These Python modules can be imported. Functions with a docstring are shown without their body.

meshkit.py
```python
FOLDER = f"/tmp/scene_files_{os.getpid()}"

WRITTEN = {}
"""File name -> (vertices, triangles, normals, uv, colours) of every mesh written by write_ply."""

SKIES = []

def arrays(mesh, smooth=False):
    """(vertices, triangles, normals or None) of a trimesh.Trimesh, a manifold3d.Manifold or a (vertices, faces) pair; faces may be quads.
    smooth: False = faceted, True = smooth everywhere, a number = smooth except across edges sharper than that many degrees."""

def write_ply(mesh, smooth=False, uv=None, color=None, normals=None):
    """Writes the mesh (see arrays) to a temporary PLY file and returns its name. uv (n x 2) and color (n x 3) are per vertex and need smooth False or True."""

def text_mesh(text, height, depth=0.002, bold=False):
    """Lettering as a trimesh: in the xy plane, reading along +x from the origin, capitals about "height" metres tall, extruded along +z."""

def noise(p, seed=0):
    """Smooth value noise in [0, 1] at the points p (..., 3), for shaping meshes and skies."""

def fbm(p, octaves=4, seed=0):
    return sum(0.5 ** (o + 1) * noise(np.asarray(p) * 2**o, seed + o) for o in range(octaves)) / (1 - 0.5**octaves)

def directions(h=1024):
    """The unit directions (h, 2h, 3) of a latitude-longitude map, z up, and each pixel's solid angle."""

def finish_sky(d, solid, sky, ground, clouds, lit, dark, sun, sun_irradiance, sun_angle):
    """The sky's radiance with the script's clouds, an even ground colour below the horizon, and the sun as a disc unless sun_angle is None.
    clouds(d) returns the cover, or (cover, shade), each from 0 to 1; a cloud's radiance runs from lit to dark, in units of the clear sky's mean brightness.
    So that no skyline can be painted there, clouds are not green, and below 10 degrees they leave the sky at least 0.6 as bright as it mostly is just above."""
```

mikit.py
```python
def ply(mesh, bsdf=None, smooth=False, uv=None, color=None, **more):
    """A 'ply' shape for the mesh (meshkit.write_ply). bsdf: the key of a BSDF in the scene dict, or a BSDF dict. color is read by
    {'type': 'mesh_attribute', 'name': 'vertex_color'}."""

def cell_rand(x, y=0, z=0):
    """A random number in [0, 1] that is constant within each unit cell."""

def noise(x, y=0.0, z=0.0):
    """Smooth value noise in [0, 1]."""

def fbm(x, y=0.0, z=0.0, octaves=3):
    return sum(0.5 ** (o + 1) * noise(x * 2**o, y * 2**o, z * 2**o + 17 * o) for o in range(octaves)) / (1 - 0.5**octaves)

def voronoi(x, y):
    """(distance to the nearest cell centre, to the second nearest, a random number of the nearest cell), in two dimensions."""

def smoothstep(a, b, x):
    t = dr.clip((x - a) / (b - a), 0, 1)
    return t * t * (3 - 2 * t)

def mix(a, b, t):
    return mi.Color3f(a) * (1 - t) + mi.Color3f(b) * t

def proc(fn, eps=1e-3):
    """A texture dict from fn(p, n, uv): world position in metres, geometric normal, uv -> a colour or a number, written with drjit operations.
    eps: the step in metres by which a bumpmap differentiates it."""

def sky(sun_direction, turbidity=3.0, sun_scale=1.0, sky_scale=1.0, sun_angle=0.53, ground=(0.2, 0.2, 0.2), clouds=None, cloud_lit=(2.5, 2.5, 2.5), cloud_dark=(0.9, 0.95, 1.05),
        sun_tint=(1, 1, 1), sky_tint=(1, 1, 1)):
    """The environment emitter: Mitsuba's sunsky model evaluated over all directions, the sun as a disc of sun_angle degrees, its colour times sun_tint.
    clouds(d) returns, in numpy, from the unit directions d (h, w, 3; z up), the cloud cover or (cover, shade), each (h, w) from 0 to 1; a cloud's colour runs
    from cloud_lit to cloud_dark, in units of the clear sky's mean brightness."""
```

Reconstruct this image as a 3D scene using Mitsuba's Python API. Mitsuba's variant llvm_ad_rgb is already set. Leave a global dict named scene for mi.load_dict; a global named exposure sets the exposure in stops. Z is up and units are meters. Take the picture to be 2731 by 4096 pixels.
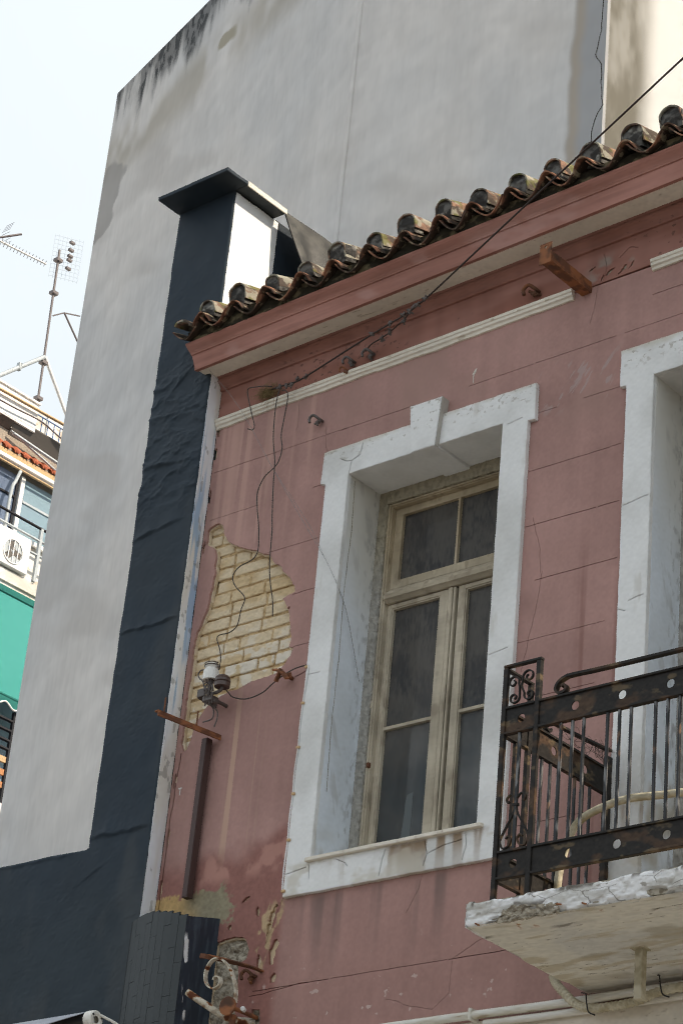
import math, random
import numpy as np, trimesh, drjit as dr, mitsuba as mi, mikit, meshkit
from shapely.geometry import Polygon, LineString, Point, box as sbox
from shapely.ops import unary_union
from shapely import affinity
from mikit import proc, noise, fbm, smoothstep, mix, cell_rand, voronoi

scene, labels = {'type': 'scene'}, {}
# ------------------------------------------------------------------ camera, sky, exposure
FWD, UP = (-0.60013, 0.65187, 0.46358), (0.23961, -0.40644, 0.88170)
EYE = (0.0, -9.0, 1.6)
scene['camera'] = {'type': 'perspective', 'fov': 16.078, 'fov_axis': 'x', 'near_clip': 0.1, 'far_clip': 900.0,
    'to_world': mi.ScalarTransform4f().look_at(origin=list(EYE), target=[e + f for e, f in zip(EYE, FWD)], up=list(UP))}
SUN_EL, SUN_AZ = math.radians(41), math.radians(7)      # from +x, a little behind the street front
SUN = (math.cos(SUN_EL) * math.cos(SUN_AZ), math.cos(SUN_EL) * math.sin(SUN_AZ), math.sin(SUN_EL))
def clouds(d):
    p = d / (np.abs(d[..., 2:3]) + 0.35)
    n = meshkit.fbm(p * 1.9 + 3.1, 5, 3)
    return 0.88 + 0.12 * np.clip((n - 0.32) / 0.3, 0, 1), np.clip((n - 0.66) / 0.3, 0, 1) * 0.2
scene['sky'] = mikit.sky(SUN, turbidity=3.5, sun_scale=1.9, sun_tint=(1.0, 1.05, 1.16), clouds=clouds, cloud_lit=(5.0, 5.4, 5.65), cloud_dark=(3.6, 3.8, 4.0))
exposure = 1.0

rng = random.Random(11)
nrg = np.random.default_rng(5)

# ------------------------------------------------------------------ materials
def C(r, g, b): return {'type': 'rgb', 'value': [r, g, b]}
def grain_fn(p, n, uv):
    return 0.0022 * fbm(p.x * 55, p.y * 55, p.z * 55, 3) + 0.006 * fbm(p.x * 7, p.y * 7, p.z * 7, 2)
def rough_fn(p, n, uv):
    return 0.010 * fbm(p.x * 45, p.y * 45, p.z * 45, 4) + 0.012 * fbm(p.x * 14, p.y * 14, p.z * 14, 2)
def plaster_fn(p, n, uv):
    return 0.004 * fbm(p.x * 26 + p.z * 3, p.y * 26, p.z * 7, 3) + 0.012 * fbm(p.x * 2.6, p.y * 2.6, p.z * 1.4, 3)
GRAIN, ROUGH, PLASTER = proc(grain_fn, 2e-3), proc(rough_fn, 2e-3), proc(plaster_fn, 4e-3)
def two(b): return {'type': 'twosided', 'bsdf': b}
def diffuse(col): return {'type': 'diffuse', 'reflectance': col}
def bump(b, tex=GRAIN, scale=1.0): return {'type': 'bumpmap', 'arbitrary': tex, 'scale': scale, 'bsdf': b}
def mat(name, b):
    scene[name] = two(b)
    return name
def plain(name, rgb, rough=0.6, spec=0.3, metallic=0.0):
    return mat(name, {'type': 'principled', 'base_color': C(*rgb), 'roughness': rough, 'specular': spec, 'metallic': metallic})
def V(a, b, t): return mix(a, b, t)
def band(x, a, b, s): return smoothstep(a - s, a + s, x) * (1 - smoothstep(b - s, b + s, x))

def pink_fn(p, n, uv):
    x, z = p.x, p.z
    big = fbm(x * 1.1 + 3, z * 1.3, 0.5, 4)
    streak = fbm(x * 13, z * 0.7, 2.0, 3)
    fine = fbm(x * 60, z * 60, 1.0, 3)
    w = fbm(x * 5, z * 5, 9.0, 3)
    c = V((0.40, 0.243, 0.218), (0.335, 0.203, 0.182), smoothstep(0.35, 0.68, big))
    c = c * (0.84 + 0.18 * streak + 0.16 * fine)
    c = c * (0.90 + 0.2 * fbm(x * 3.3 + z, z * 4.1, 7.0, 4))
    low = 1 - smoothstep(5.0, 6.0, z + 0.5 * (big - 0.5))
    c = V(c, c * mi.Color3f(0.88, 0.86, 0.85), low)
    # grey-green washed areas high on the wall
    gw = smoothstep(0.55, 0.75, fbm(x * 2.3 + 8, z * 2.0, 4.0, 3)) * smoothstep(7.9, 8.4, z)
    c = V(c, (0.34, 0.22, 0.19), gw * 0.6)
    # pale runs left of the window
    run = smoothstep(0.50, 0.70, fbm(x * 26 + 2, z * 0.6, 6.0, 2)) * band(x, -9.02, -8.72, 0.06) * band(z, 5.95, 6.95, 0.25)
    c = V(c, (0.50, 0.34, 0.26), run * 0.75)
    run2 = smoothstep(0.5, 0.72, fbm(x * 22 + 7, z * 0.8, 3.0, 2)) * (1 - smoothstep(-8.6, -8.5, x)) * smoothstep(7.85, 8.1, z)
    c = V(c, (0.50, 0.32, 0.27), run2 * 0.55)
    # deep red damp below
    edge = z + 0.22 * (w - 0.5) - 0.10 * smoothstep(-8.75, -8.45, x)
    damp = (1 - smoothstep(5.94, 6.10, edge)) * (1 - smoothstep(-8.47, -8.40, x + 0.05 * (w - 0.5)))
    c = V(c, mi.Color3f(0.25, 0.115, 0.098) * (0.8 + 0.4 * fine), damp * 0.8)
    pale = damp * smoothstep(0.50, 0.66, fbm(x * 9, z * 9, 5.0, 4)) * band(z, 5.88, 6.06, 0.04)
    c = V(c, (0.45, 0.25, 0.21), pale * 0.7)
    # bare render showing: ochre and grey-green patches
    e2 = z + 0.10 * (fbm(x * 16, z * 16, 3.0, 4) - 0.5) + 0.05 * (fbm(x * 60, z * 60, 3.0, 3) - 0.5)
    och = band(e2, 5.62, 5.84 + 0.0, 0.012) * (1 - smoothstep(-8.86, -8.80, x + 0.22 * (fbm(x * 14, z * 14, 8.0, 4) - 0.5) + 0.12 * (fbm(x * 60, z * 60, 4.0, 3) - 0.5)))
    oc = V((0.44, 0.30, 0.14), (0.26, 0.23, 0.16), smoothstep(-9.2, -9.0, x + 0.2 * (w - 0.5)))
    c = V(c, oc * (0.75 + 0.5 * fine), och)
    sl = x + 8.52 - (z - 5.5) * 0.30
    och2 = band(sl + 0.13 * (fbm(x * 18, z * 10, 1.0, 4) - 0.5), -0.05, 0.05, 0.01) * band(z, 5.33, 5.70, 0.03) * smoothstep(0.42, 0.55, fbm(x * 22, z * 12, 7.0, 3))
    c = V(c, mi.Color3f(0.42, 0.31, 0.19) * (0.75 + 0.5 * fine), och2 * 0.95)
    # soot runs under the window frame
    sill = (1 - smoothstep(5.66, 5.72, z)) * smoothstep(5.15, 5.66, z) * band(x, -8.3, -6.6, 0.15)
    drip = smoothstep(0.42, 0.78, fbm(x * 15 + 1.7, z * 0.5, 1.0, 3))
    c = V(c, (0.17, 0.125, 0.115), sill * drip * 0.75)
    drip2 = smoothstep(0.5, 0.75, fbm(x * 18, z * 0.6, 5.0, 3)) * band(x, -6.60, -6.32, 0.05) * (1 - smoothstep(6.9, 7.6, z))
    c = V(c, (0.20, 0.10, 0.085), drip2 * 0.6)
    # scuffs and lime spots
    spots = smoothstep(0.74, 0.80, fbm(x * 24, z * 24, 2.2, 3)) * (1 - smoothstep(5.1, 5.5, z))
    c = V(c, (0.60, 0.50, 0.46), spots * 0.55)
    scr = smoothstep(0.60, 0.70, fbm(x * 30 - z * 24, z * 9 + x * 6, 1.0, 3)) * band(x, -6.95, -6.40, 0.08) * band(z, 8.22, 8.50, 0.06)
    c = V(c, (0.40, 0.33, 0.32), scr * 0.55)
    return c
mat('pink_stucco', bump(diffuse(proc(pink_fn)), GRAIN))

def frieze_fn(p, n, uv):
    a = fbm(p.x * 1.7, p.y * 9, p.z * 9, 4)
    s = fbm(p.x * 12, p.y * 8, p.z * 1.2, 3)
    c = V((0.265, 0.125, 0.097), (0.33, 0.17, 0.14), smoothstep(0.3, 0.7, a)) * (0.82 + 0.3 * s)
    sp = smoothstep(0.66, 0.74, fbm(p.x * 40, p.y * 30, p.z * 40, 3)) * smoothstep(0.5, 0.7, fbm(p.x * 2.2 + 4, p.z * 2, 1.0, 2))
    c = V(c, (0.10, 0.06, 0.05), sp * 0.7)
    gr = smoothstep(0.52, 0.68, fbm(p.x * 6, p.z * 9, 3.3, 4)) * band(p.x, -6.62, -6.22, 0.07) * band(p.z, 8.93, 9.12, 0.03)
    c = V(c, (0.30, 0.25, 0.22), gr * 0.85)
    return c
mat('red_stucco', bump(diffuse(proc(frieze_fn)), GRAIN))
def fascia_fn(p, n, uv):
    a = fbm(p.x * 1.3, p.y * 3, p.z * 3, 4)
    s = fbm(p.x * 3.0, p.z * 46, 2.0, 3)
    c = V((0.40, 0.205, 0.17), (0.31, 0.155, 0.125), smoothstep(0.35, 0.65, a)) * (0.80 + 0.36 * s)
    c = V(c, (0.44, 0.27, 0.24), smoothstep(0.55, 0.75, fbm(p.x * 4.2 + p.z * 3, p.z * 7, 8.0, 3)) * 0.45)  # pale pinkish patches paint reflected sunlight into the stucco colour
    return V(c, (0.28, 0.12, 0.09), 0.6 * smoothstep(9.36, 9.42, p.z - 0.0118 * (p.x + 7.1)))
mat('fascia_stucco', bump(diffuse(proc(fascia_fn)), GRAIN))

def cream_fn(p, n, uv):
    a = fbm(p.x * 3, p.y * 3, p.z * 3, 4)
    f = fbm(p.x * 50, p.y * 50, p.z * 50, 3)
    c = V((0.74, 0.69, 0.60), (0.64, 0.595, 0.51), smoothstep(0.3, 0.7, a)) * (0.88 + 0.2 * f)
    d = smoothstep(0.68, 0.80, fbm(p.x * 16, p.y * 60, p.z * 30, 3))
    return V(c, (0.34, 0.29, 0.21), d * 0.6)
mat('cream_paint', bump(diffuse(proc(cream_fn)), GRAIN))

def under_fn(p, n, uv):
    a = fbm(p.x * 2.5, p.y * 2.5, 1.0, 4)
    c = V((0.67, 0.645, 0.575), (0.59, 0.58, 0.545), smoothstep(0.35, 0.65, a)) * (0.88 + 0.24 * fbm(p.x * 34, p.y * 60, 2.0, 3))
    c = V(c, (0.30, 0.26, 0.18), smoothstep(0.56, 0.72, fbm(p.x * 3.2, p.y * 7, 3.0, 4)) * 0.5)
    ed = p.y + 0.80 + 0.03 * (fbm(p.x * 5, 1.0, 2.0, 4) - 0.5)
    c = V(c, (0.13, 0.11, 0.08), smoothstep(0.006, 0.002, dr.abs(ed)) * smoothstep(0.35, 0.5, fbm(p.x * 3, 4.0, 2.0, 2)) * 0.9)
    st = smoothstep(0.56, 0.70, fbm(p.x * 5, p.y * 26, p.z * 20, 4))
    c = V(c, (0.42, 0.35, 0.22), st * 0.55)
    dk = smoothstep(0.72, 0.80, fbm(p.x * 24, p.y * 60, p.z * 60, 3))
    c = V(c, (0.16, 0.13, 0.09), dk * 0.6)
    rust = smoothstep(0.74, 0.80, fbm(p.x * 16 + 5, p.y * 16, 6.0, 3)) * (1 - smoothstep(-0.86, -0.80, p.y))
    return V(c, (0.36, 0.15, 0.05), rust * 0.8)
mat('slab_underside', bump(diffuse(proc(under_fn)), ROUGH, 0.8))

def white_fn(p, n, uv):
    x, z = p.x, p.z
    a = fbm(x * 3, p.y * 3, z * 2, 4)
    f = fbm(x * 60, p.y * 60, z * 60, 3)
    c = V((0.75, 0.755, 0.75), (0.60, 0.60, 0.585), smoothstep(0.35, 0.7, a)) * (0.90 + 0.15 * f)
    mil = smoothstep(0.60, 0.72, fbm(x * 42, p.y * 42, z * 42, 3)) * smoothstep(8.26, 8.40, z + 0.12 * (fbm(x * 7, z * 7, 2.0, 3) - 0.5))
    c = V(c, (0.33, 0.30, 0.26), mil * 0.65)
    top = (1 - smoothstep(-0.04, -0.035, -p.y - 0.08)) * smoothstep(-0.045, -0.040, p.y) * smoothstep(8.385, 8.43, z + 0.05 * (fbm(x * 12, z * 12, 4.0, 3) - 0.5))
    c = V(c, (0.48, 0.44, 0.35), top * 0.55)
    # water runs below the sill
    s = band(z, 5.68, 5.872, 0.012) * smoothstep(-8.2, -7.7, x)
    r = smoothstep(0.42, 0.66, fbm(x * 17, z * 1.6, 2.0, 3)) * (0.35 + 0.65 * smoothstep(5.72, 5.86, z))
    c = V(c, (0.25, 0.17, 0.10), s * r * 0.9)
    r2 = smoothstep(0.55, 0.7, fbm(x * 6, z * 9, 3.0, 4)) * (1 - smoothstep(5.86, 5.90, z))
    c = V(c, (0.50, 0.46, 0.38), r2 * 0.6)
    d = smoothstep(0.70, 0.78, fbm(x * 9, p.y * 9, z * 2.0, 4))
    return V(c, (0.46, 0.43, 0.38), d * 0.4)
mat('white_paint', bump(diffuse(proc(white_fn)), GRAIN, 0.9))

def reveal_fn(p, n, uv):
    a = fbm(p.x * 4, p.y * 6, p.z * 1.5, 4)
    f = fbm(p.x * 50, p.y * 50, p.z * 50, 3)
    c = V((0.74, 0.80, 0.87), (0.66, 0.71, 0.76), smoothstep(0.3, 0.7, a)) * (0.90 + 0.15 * f)
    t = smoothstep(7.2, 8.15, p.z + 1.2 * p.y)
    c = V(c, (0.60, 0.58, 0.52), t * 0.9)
    smear = smoothstep(0.56, 0.72, fbm(p.x * 8 + p.y * 9, p.y * 12 + p.z * 5, p.z * 3, 4))
    c = V(c, (0.40, 0.39, 0.37), smear * 0.4)
    g = smoothstep(0.52, 0.8, fbm(p.y * 40, p.z * 22, 1.0, 3)) * smoothstep(0.10, 0.27, p.y)
    c = V(c, (0.28, 0.28, 0.27), g * 0.6)
    b = (1 - smoothstep(5.9, 6.15, p.z)) * smoothstep(0.35, 0.7, fbm(p.y * 9, p.z * 6, 2.0, 3))
    return V(c, (0.42, 0.38, 0.30), b * 0.8)
mat('blue_white_paint', bump(diffuse(proc(reveal_fn)), GRAIN, 0.8))

def strip_fn(p, n, uv):
    a = fbm(p.y * 12, p.z * 2.0, 1.0, 4)
    c = V((0.76, 0.79, 0.83), (0.72, 0.71, 0.66), smoothstep(0.35, 0.7, a))
    bl = smoothstep(0.55, 0.70, fbm(p.y * 24, p.z * 1.7 + 3, 3.0, 3) + 1.6 * (p.y + 0.03)) * band(p.z, 6.9, 8.9, 0.2)
    c = V(c, (0.24, 0.40, 0.60), bl * 0.75)
    bk = smoothstep(0.70, 0.76, fbm(p.y * 30, p.z * 14, 2.0, 3))
    return V(c, (0.20, 0.20, 0.18), bk * 0.5)
mat('strip_paint', bump(diffuse(proc(strip_fn)), GRAIN))

def black_fn(p, n, uv):
    a = fbm(p.x * 3, p.y * 3, p.z * 2.0, 4)
    c = V((0.015, 0.026, 0.039), (0.021, 0.032, 0.044), smoothstep(0.3, 0.7, a))
    g = smoothstep(6.25, 5.6, p.z)
    c = V(c, (0.020, 0.031, 0.040), g * 0.7)
    c = c * (0.82 + 0.36 * fbm(p.x * 7, p.y * 7, p.z * 3.0, 4))
    du = smoothstep(0.56, 0.74, fbm(p.x * 3.2 + 5, p.z * 1.4, 3.0, 4))
    c = V(c, (0.050, 0.056, 0.060), du * 0.45)
    return c
mat('black_membrane', bump({'type': 'principled', 'base_color': proc(black_fn), 'roughness': 0.6, 'specular': 0.22}, GRAIN, 1.3))
def navy_fn(p, n, uv):
    s = fbm(p.y * 40, p.z * 6, p.x * 20, 3)
    c = V((0.022, 0.032, 0.048), (0.045, 0.062, 0.085), smoothstep(0.45, 0.75, s))
    fl = smoothstep(0.60, 0.62, fbm(p.y * 30 + 3.3, p.z * 7, 2.0, 3)) * band(p.y + 0.10 * (p.z - 5.25), -0.228, -0.196, 0.006) * band(p.z, 5.06, 5.50, 0.02)
    return V(c, (0.66, 0.68, 0.70), fl)
mat('navy_paint', bump({'type': 'principled', 'base_color': proc(navy_fn), 'roughness': 0.45, 'specular': 0.4}, ROUGH, 0.4))
plain('black_tile', (0.036, 0.042, 0.045), 0.5, 0.22)
plain('tile_joint', (0.022, 0.026, 0.028), 0.8)

def grey_fn(p, n, uv):
    u = p.x - p.y * 0.3
    z = p.z
    a = fbm(u * 0.55, z * 0.45, 1.0, 4)
    s = fbm(u * 6, z * 0.35, 2.0, 4)
    f = fbm(u * 30, z * 6, 3.0, 3)
    c = V((0.675, 0.645, 0.615), (0.60, 0.59, 0.58), smoothstep(0.33, 0.67, a)) * (0.885 + 0.10 * s + 0.10 * f + 0.10 * fbm(u * 11, z * 9, 6.0, 4))
    tr = fbm((u + z * 0.25) * 2.2, (z - u * 0.3) * 5.0, 9.0, 4)
    c = c * (0.90 + 0.19 * tr)
    lift = smoothstep(0.58, 0.80, fbm(u * 0.9, (z + u * 0.35) * 2.2, 5.0, 3))
    c = V(c, (0.47, 0.44, 0.41), lift * 0.4)
    # black mould running down from the roof edge of the left part
    left = 1 - smoothstep(-9.75, -9.65, p.x)
    d = 14.8 - z
    run = fbm(u * 5.5, z * 0.6, 4.0, 4)
    m = 1 - smoothstep(0.02, 0.42, d - 1.0 * (run - 0.44) - 0.35 * (fbm(u * 15, z * 4, 2.0, 4) - 0.5))
    m = m * (0.72 + 0.28 * smoothstep(0.4, 0.6, fbm(u * 24, z * 11, 5.0, 3)))
    c = V(c, mi.Color3f(0.060, 0.063, 0.066) * (0.7 + 0.6 * f), m * left * 0.95)
    och = band(d, 0.55, 1.05, 0.18) * smoothstep(0.38, 0.62, fbm(u * 2.5, z * 1.6, 6.0, 3)) * left
    c = V(c, (0.40, 0.36, 0.29), och * 0.6)
    wv = 0.25 * (fbm(u * 4, z * 4, 8.0, 3) - 0.5)
    pt = (1 - smoothstep(0.26, 0.30, dr.sqrt(dr.square((p.x + 13.62) * 0.8) + dr.square((z - 13.55) * 0.75)) + wv)) * left
    c = V(c, (0.36, 0.34, 0.32), pt * 0.75)
    pt2 = (1 - smoothstep(0.06, 0.10, dr.sqrt(dr.square((p.x + 11.69) * 0.6) + dr.square(z - 14.12)) + wv * 0.5)) * left
    c = V(c, (0.37, 0.33, 0.24), pt2 * 0.8)
    # worn right corner of the front
    rt = smoothstep(-7.68, -7.62, p.x + 0.09 * (fbm(z * 2.5, 1.0, 2.0, 3) - 0.5)) * (1 - smoothstep(1.15, 1.2, p.y))
    edge = rt * (1 - smoothstep(-7.62, -7.53, p.x + 0.09 * (fbm(z * 2.5, 1.0, 2.0, 3) - 0.5)))
    c = V(c, (0.33, 0.335, 0.345), rt * 0.8)
    c = V(c, (0.43, 0.37, 0.30), edge * 0.8)
    # the grimy return
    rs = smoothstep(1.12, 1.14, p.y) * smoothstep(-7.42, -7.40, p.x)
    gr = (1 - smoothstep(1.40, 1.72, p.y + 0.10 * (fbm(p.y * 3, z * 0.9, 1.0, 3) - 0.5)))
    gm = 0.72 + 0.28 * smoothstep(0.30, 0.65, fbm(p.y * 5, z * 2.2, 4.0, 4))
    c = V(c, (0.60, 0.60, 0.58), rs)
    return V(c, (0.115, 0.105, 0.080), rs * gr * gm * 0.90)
mat('grey_plaster', bump(diffuse(proc(grey_fn)), PLASTER))

def brick_fn(p, n, uv):
    f = fbm(p.x * 60, p.y * 60, p.z * 60, 4)
    h = fbm(p.x * 4.2, p.z * 9, 2.0, 2)
    c = V((0.58, 0.445, 0.27), (0.64, 0.53, 0.37), smoothstep(0.35, 0.65, h)) * (0.78 + 0.42 * f)
    lime = smoothstep(0.52, 0.62, fbm(p.x * 14, p.z * 20, 5.0, 4)) * (1 - smoothstep(7.2, 7.6, p.z))
    return V(c, (0.70, 0.65, 0.56), lime * 0.75)
mat('yellow_brick', bump(diffuse(proc(brick_fn)), ROUGH, 0.8))
def limebrick_fn(p, n, uv):
    f = fbm(p.x * 50, p.y * 50, p.z * 50, 4)
    return V((0.70, 0.64, 0.54), (0.56, 0.44, 0.27), smoothstep(0.5, 0.68, fbm(p.x * 16, p.z * 22, 1.0, 4))) * (0.82 + 0.3 * f)
mat('limed_brick', bump(diffuse(proc(limebrick_fn)), ROUGH, 0.8))
def mortar_fn(p, n, uv):
    f = fbm(p.x * 45, p.y * 45, p.z * 45, 4)
    return V((0.54, 0.395, 0.22), (0.34, 0.235, 0.13), smoothstep(0.45, 0.80, f))
mat('earth_mortar', bump(diffuse(proc(mortar_fn)), ROUGH, 1.6))
def conc_fn(p, n, uv):
    f = fbm(p.x * 55, p.y * 55, p.z * 55, 4)
    return V((0.40, 0.36, 0.29), (0.20, 0.17, 0.13), smoothstep(0.42, 0.66, f))
mat('rough_concrete', bump(diffuse(proc(conc_fn)), ROUGH, 1.6))
def undercoat_fn(p, n, uv):
    return V((0.64, 0.56, 0.44), (0.50, 0.38, 0.23), fbm(p.x * 22, p.z * 22, 1.0, 3))
mat('undercoat', diffuse(proc(undercoat_fn)))

def tile_fn(p, n, uv):
    a = fbm(p.x * 13, p.y * 9, p.z * 13, 4)
    f = fbm(p.x * 70, p.y * 70, p.z * 70, 3)
    c = V((0.30, 0.185, 0.13), (0.20, 0.13, 0.10), smoothstep(0.35, 0.6, a)) * (0.75 + 0.5 * f)
    blk = smoothstep(0.42, 0.54, fbm(p.x * 17 + 3, p.y * 8, p.z * 17, 4))
    c = V(c, (0.075, 0.070, 0.063), blk * 0.85)
    li = smoothstep(0.48, 0.58, fbm(p.x * 21, p.y * 15 + 5, p.z * 21, 4))
    c = V(c, (0.34, 0.33, 0.27), li * 0.8)
    mo = smoothstep(0.58, 0.68, fbm(p.x * 15 + 9, p.y * 12, p.z * 15, 3))
    return V(c, (0.15, 0.15, 0.06), mo * 0.8)
mat('roof_terracotta', bump(diffuse(proc(tile_fn)), ROUGH, 0.7))
def lip_fn(p, n, uv):
    a = fbm(p.x * 19, p.y * 19, p.z * 19, 4)
    c = V((0.30, 0.15, 0.095), (0.17, 0.085, 0.058), smoothstep(0.4, 0.6, a))
    blk = smoothstep(-0.312, -0.290, p.y + 0.03 * (a - 0.5))  # shade of the hollow behind the front lip, put into the colour
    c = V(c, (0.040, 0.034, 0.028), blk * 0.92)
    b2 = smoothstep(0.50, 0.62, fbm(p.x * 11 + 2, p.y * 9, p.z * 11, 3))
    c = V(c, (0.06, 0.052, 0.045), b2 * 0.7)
    li = smoothstep(0.58, 0.68, fbm(p.x * 33, p.y * 33, p.z * 33, 3))
    return V(c, (0.40, 0.34, 0.24), li * 0.45)
mat('eave_terracotta', bump(diffuse(proc(lip_fn)), ROUGH, 0.7))
def plug_fn(p, n, uv):
    a = fbm(p.x * 23, p.y * 23, p.z * 23, 4)
    c = V((0.050, 0.048, 0.046), (0.15, 0.145, 0.135), smoothstep(0.40, 0.66, a))
    return V(c, (0.38, 0.37, 0.33), smoothstep(0.62, 0.72, fbm(p.x * 12 + 4, p.y * 12, p.z * 12, 4)) * 0.8)
mat('plug_mortar', bump(diffuse(proc(plug_fn)), ROUGH, 1.2))
def dirt_fn(p, n, uv):
    a = fbm(p.x * 20, p.y * 20, p.z * 20, 4)
    return V((0.035, 0.030, 0.022), (0.14, 0.115, 0.07), smoothstep(0.48, 0.72, a))
mat('mossy_dirt', bump(diffuse(proc(dirt_fn)), ROUGH, 1.6))

def wood_fn(p, n, uv):
    g = fbm(p.x * 70, p.y * 70, p.z * 5, 3)
    gh = fbm(p.x * 5, p.y * 70, p.z * 80, 3)
    a = fbm(p.x * 6, p.y * 6, p.z * 4, 4)
    c = V((0.50, 0.445, 0.35), (0.38, 0.335, 0.26), smoothstep(0.35, 0.65, a)) * (0.78 + 0.26 * g + 0.18 * gh)
    d = smoothstep(0.54, 0.72, fbm(p.x * 20, p.y * 20, p.z * 9, 4))
    c = V(c, (0.20, 0.16, 0.12), d * 0.45)
    up = smoothstep(7.4, 7.9, p.z)
    return V(c, c * mi.Color3f(0.86, 0.78, 0.64), up * 0.7)
mat('old_wood', bump(diffuse(proc(wood_fn)), GRAIN, 0.8))
plain('grimy_shaded_white', (0.40, 0.385, 0.35), 0.9, 0.1)  # grime, with the shade of the keystone side mixed into the colour
plain('dark_gap', (0.030, 0.025, 0.020), 0.9, 0.1)
def roughplaster_fn(p, n, uv):
    f = fbm(p.x * 60, p.y * 60, p.z * 25, 4)
    c = V((0.38, 0.365, 0.33), (0.28, 0.27, 0.245), smoothstep(0.40, 0.68, f))
    return V(c, c * mi.Color3f(0.92, 0.85, 0.70), smoothstep(7.5, 8.0, p.z))
mat('rough_plaster', bump(diffuse(proc(roughplaster_fn)), ROUGH, 1.5))
def dust_fn(p, n, uv):
    a = fbm(p.x * 4, p.z * 3, 1.0, 4)
    v = fbm(p.x * 90, p.z * 30, 2.0, 3)
    up = smoothstep(6.55, 6.90, p.z)
    return 0.42 + 0.30 * up + 0.70 * (a - 0.5) + 0.16 * (v - 0.5) * (0.4 + up)
def dust_reflection_fn(p, n, uv):
    v = fbm(p.x * 80, p.z * 26, 2.0, 3)
    c = V((0.046, 0.050, 0.056), (0.105, 0.102, 0.096), smoothstep(0.30, 0.70, 0.5 * v + 0.7 * fbm(p.x * 5.5 + p.z * 2, p.z * 4.5, 6.0, 4) - 0.1))
    return V(mi.Color3f(0.020, 0.044, 0.060), c, smoothstep(6.40, 6.95, p.z + 0.1 * (v - 0.5)))  # dust colour with a bluish sky reflection painted into the lower panes
scene['dusty_glass'] = {'type': 'blendbsdf', 'weight': proc(dust_fn), 'glass': {'type': 'thindielectric', 'int_ior': 1.5}, 'dust': two(diffuse(proc(dust_reflection_fn)))}
plain('tape', (0.115, 0.13, 0.135), 0.8, 0.1)
plain('room_dark', (0.06, 0.06, 0.06), 0.9, 0.1)

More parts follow.
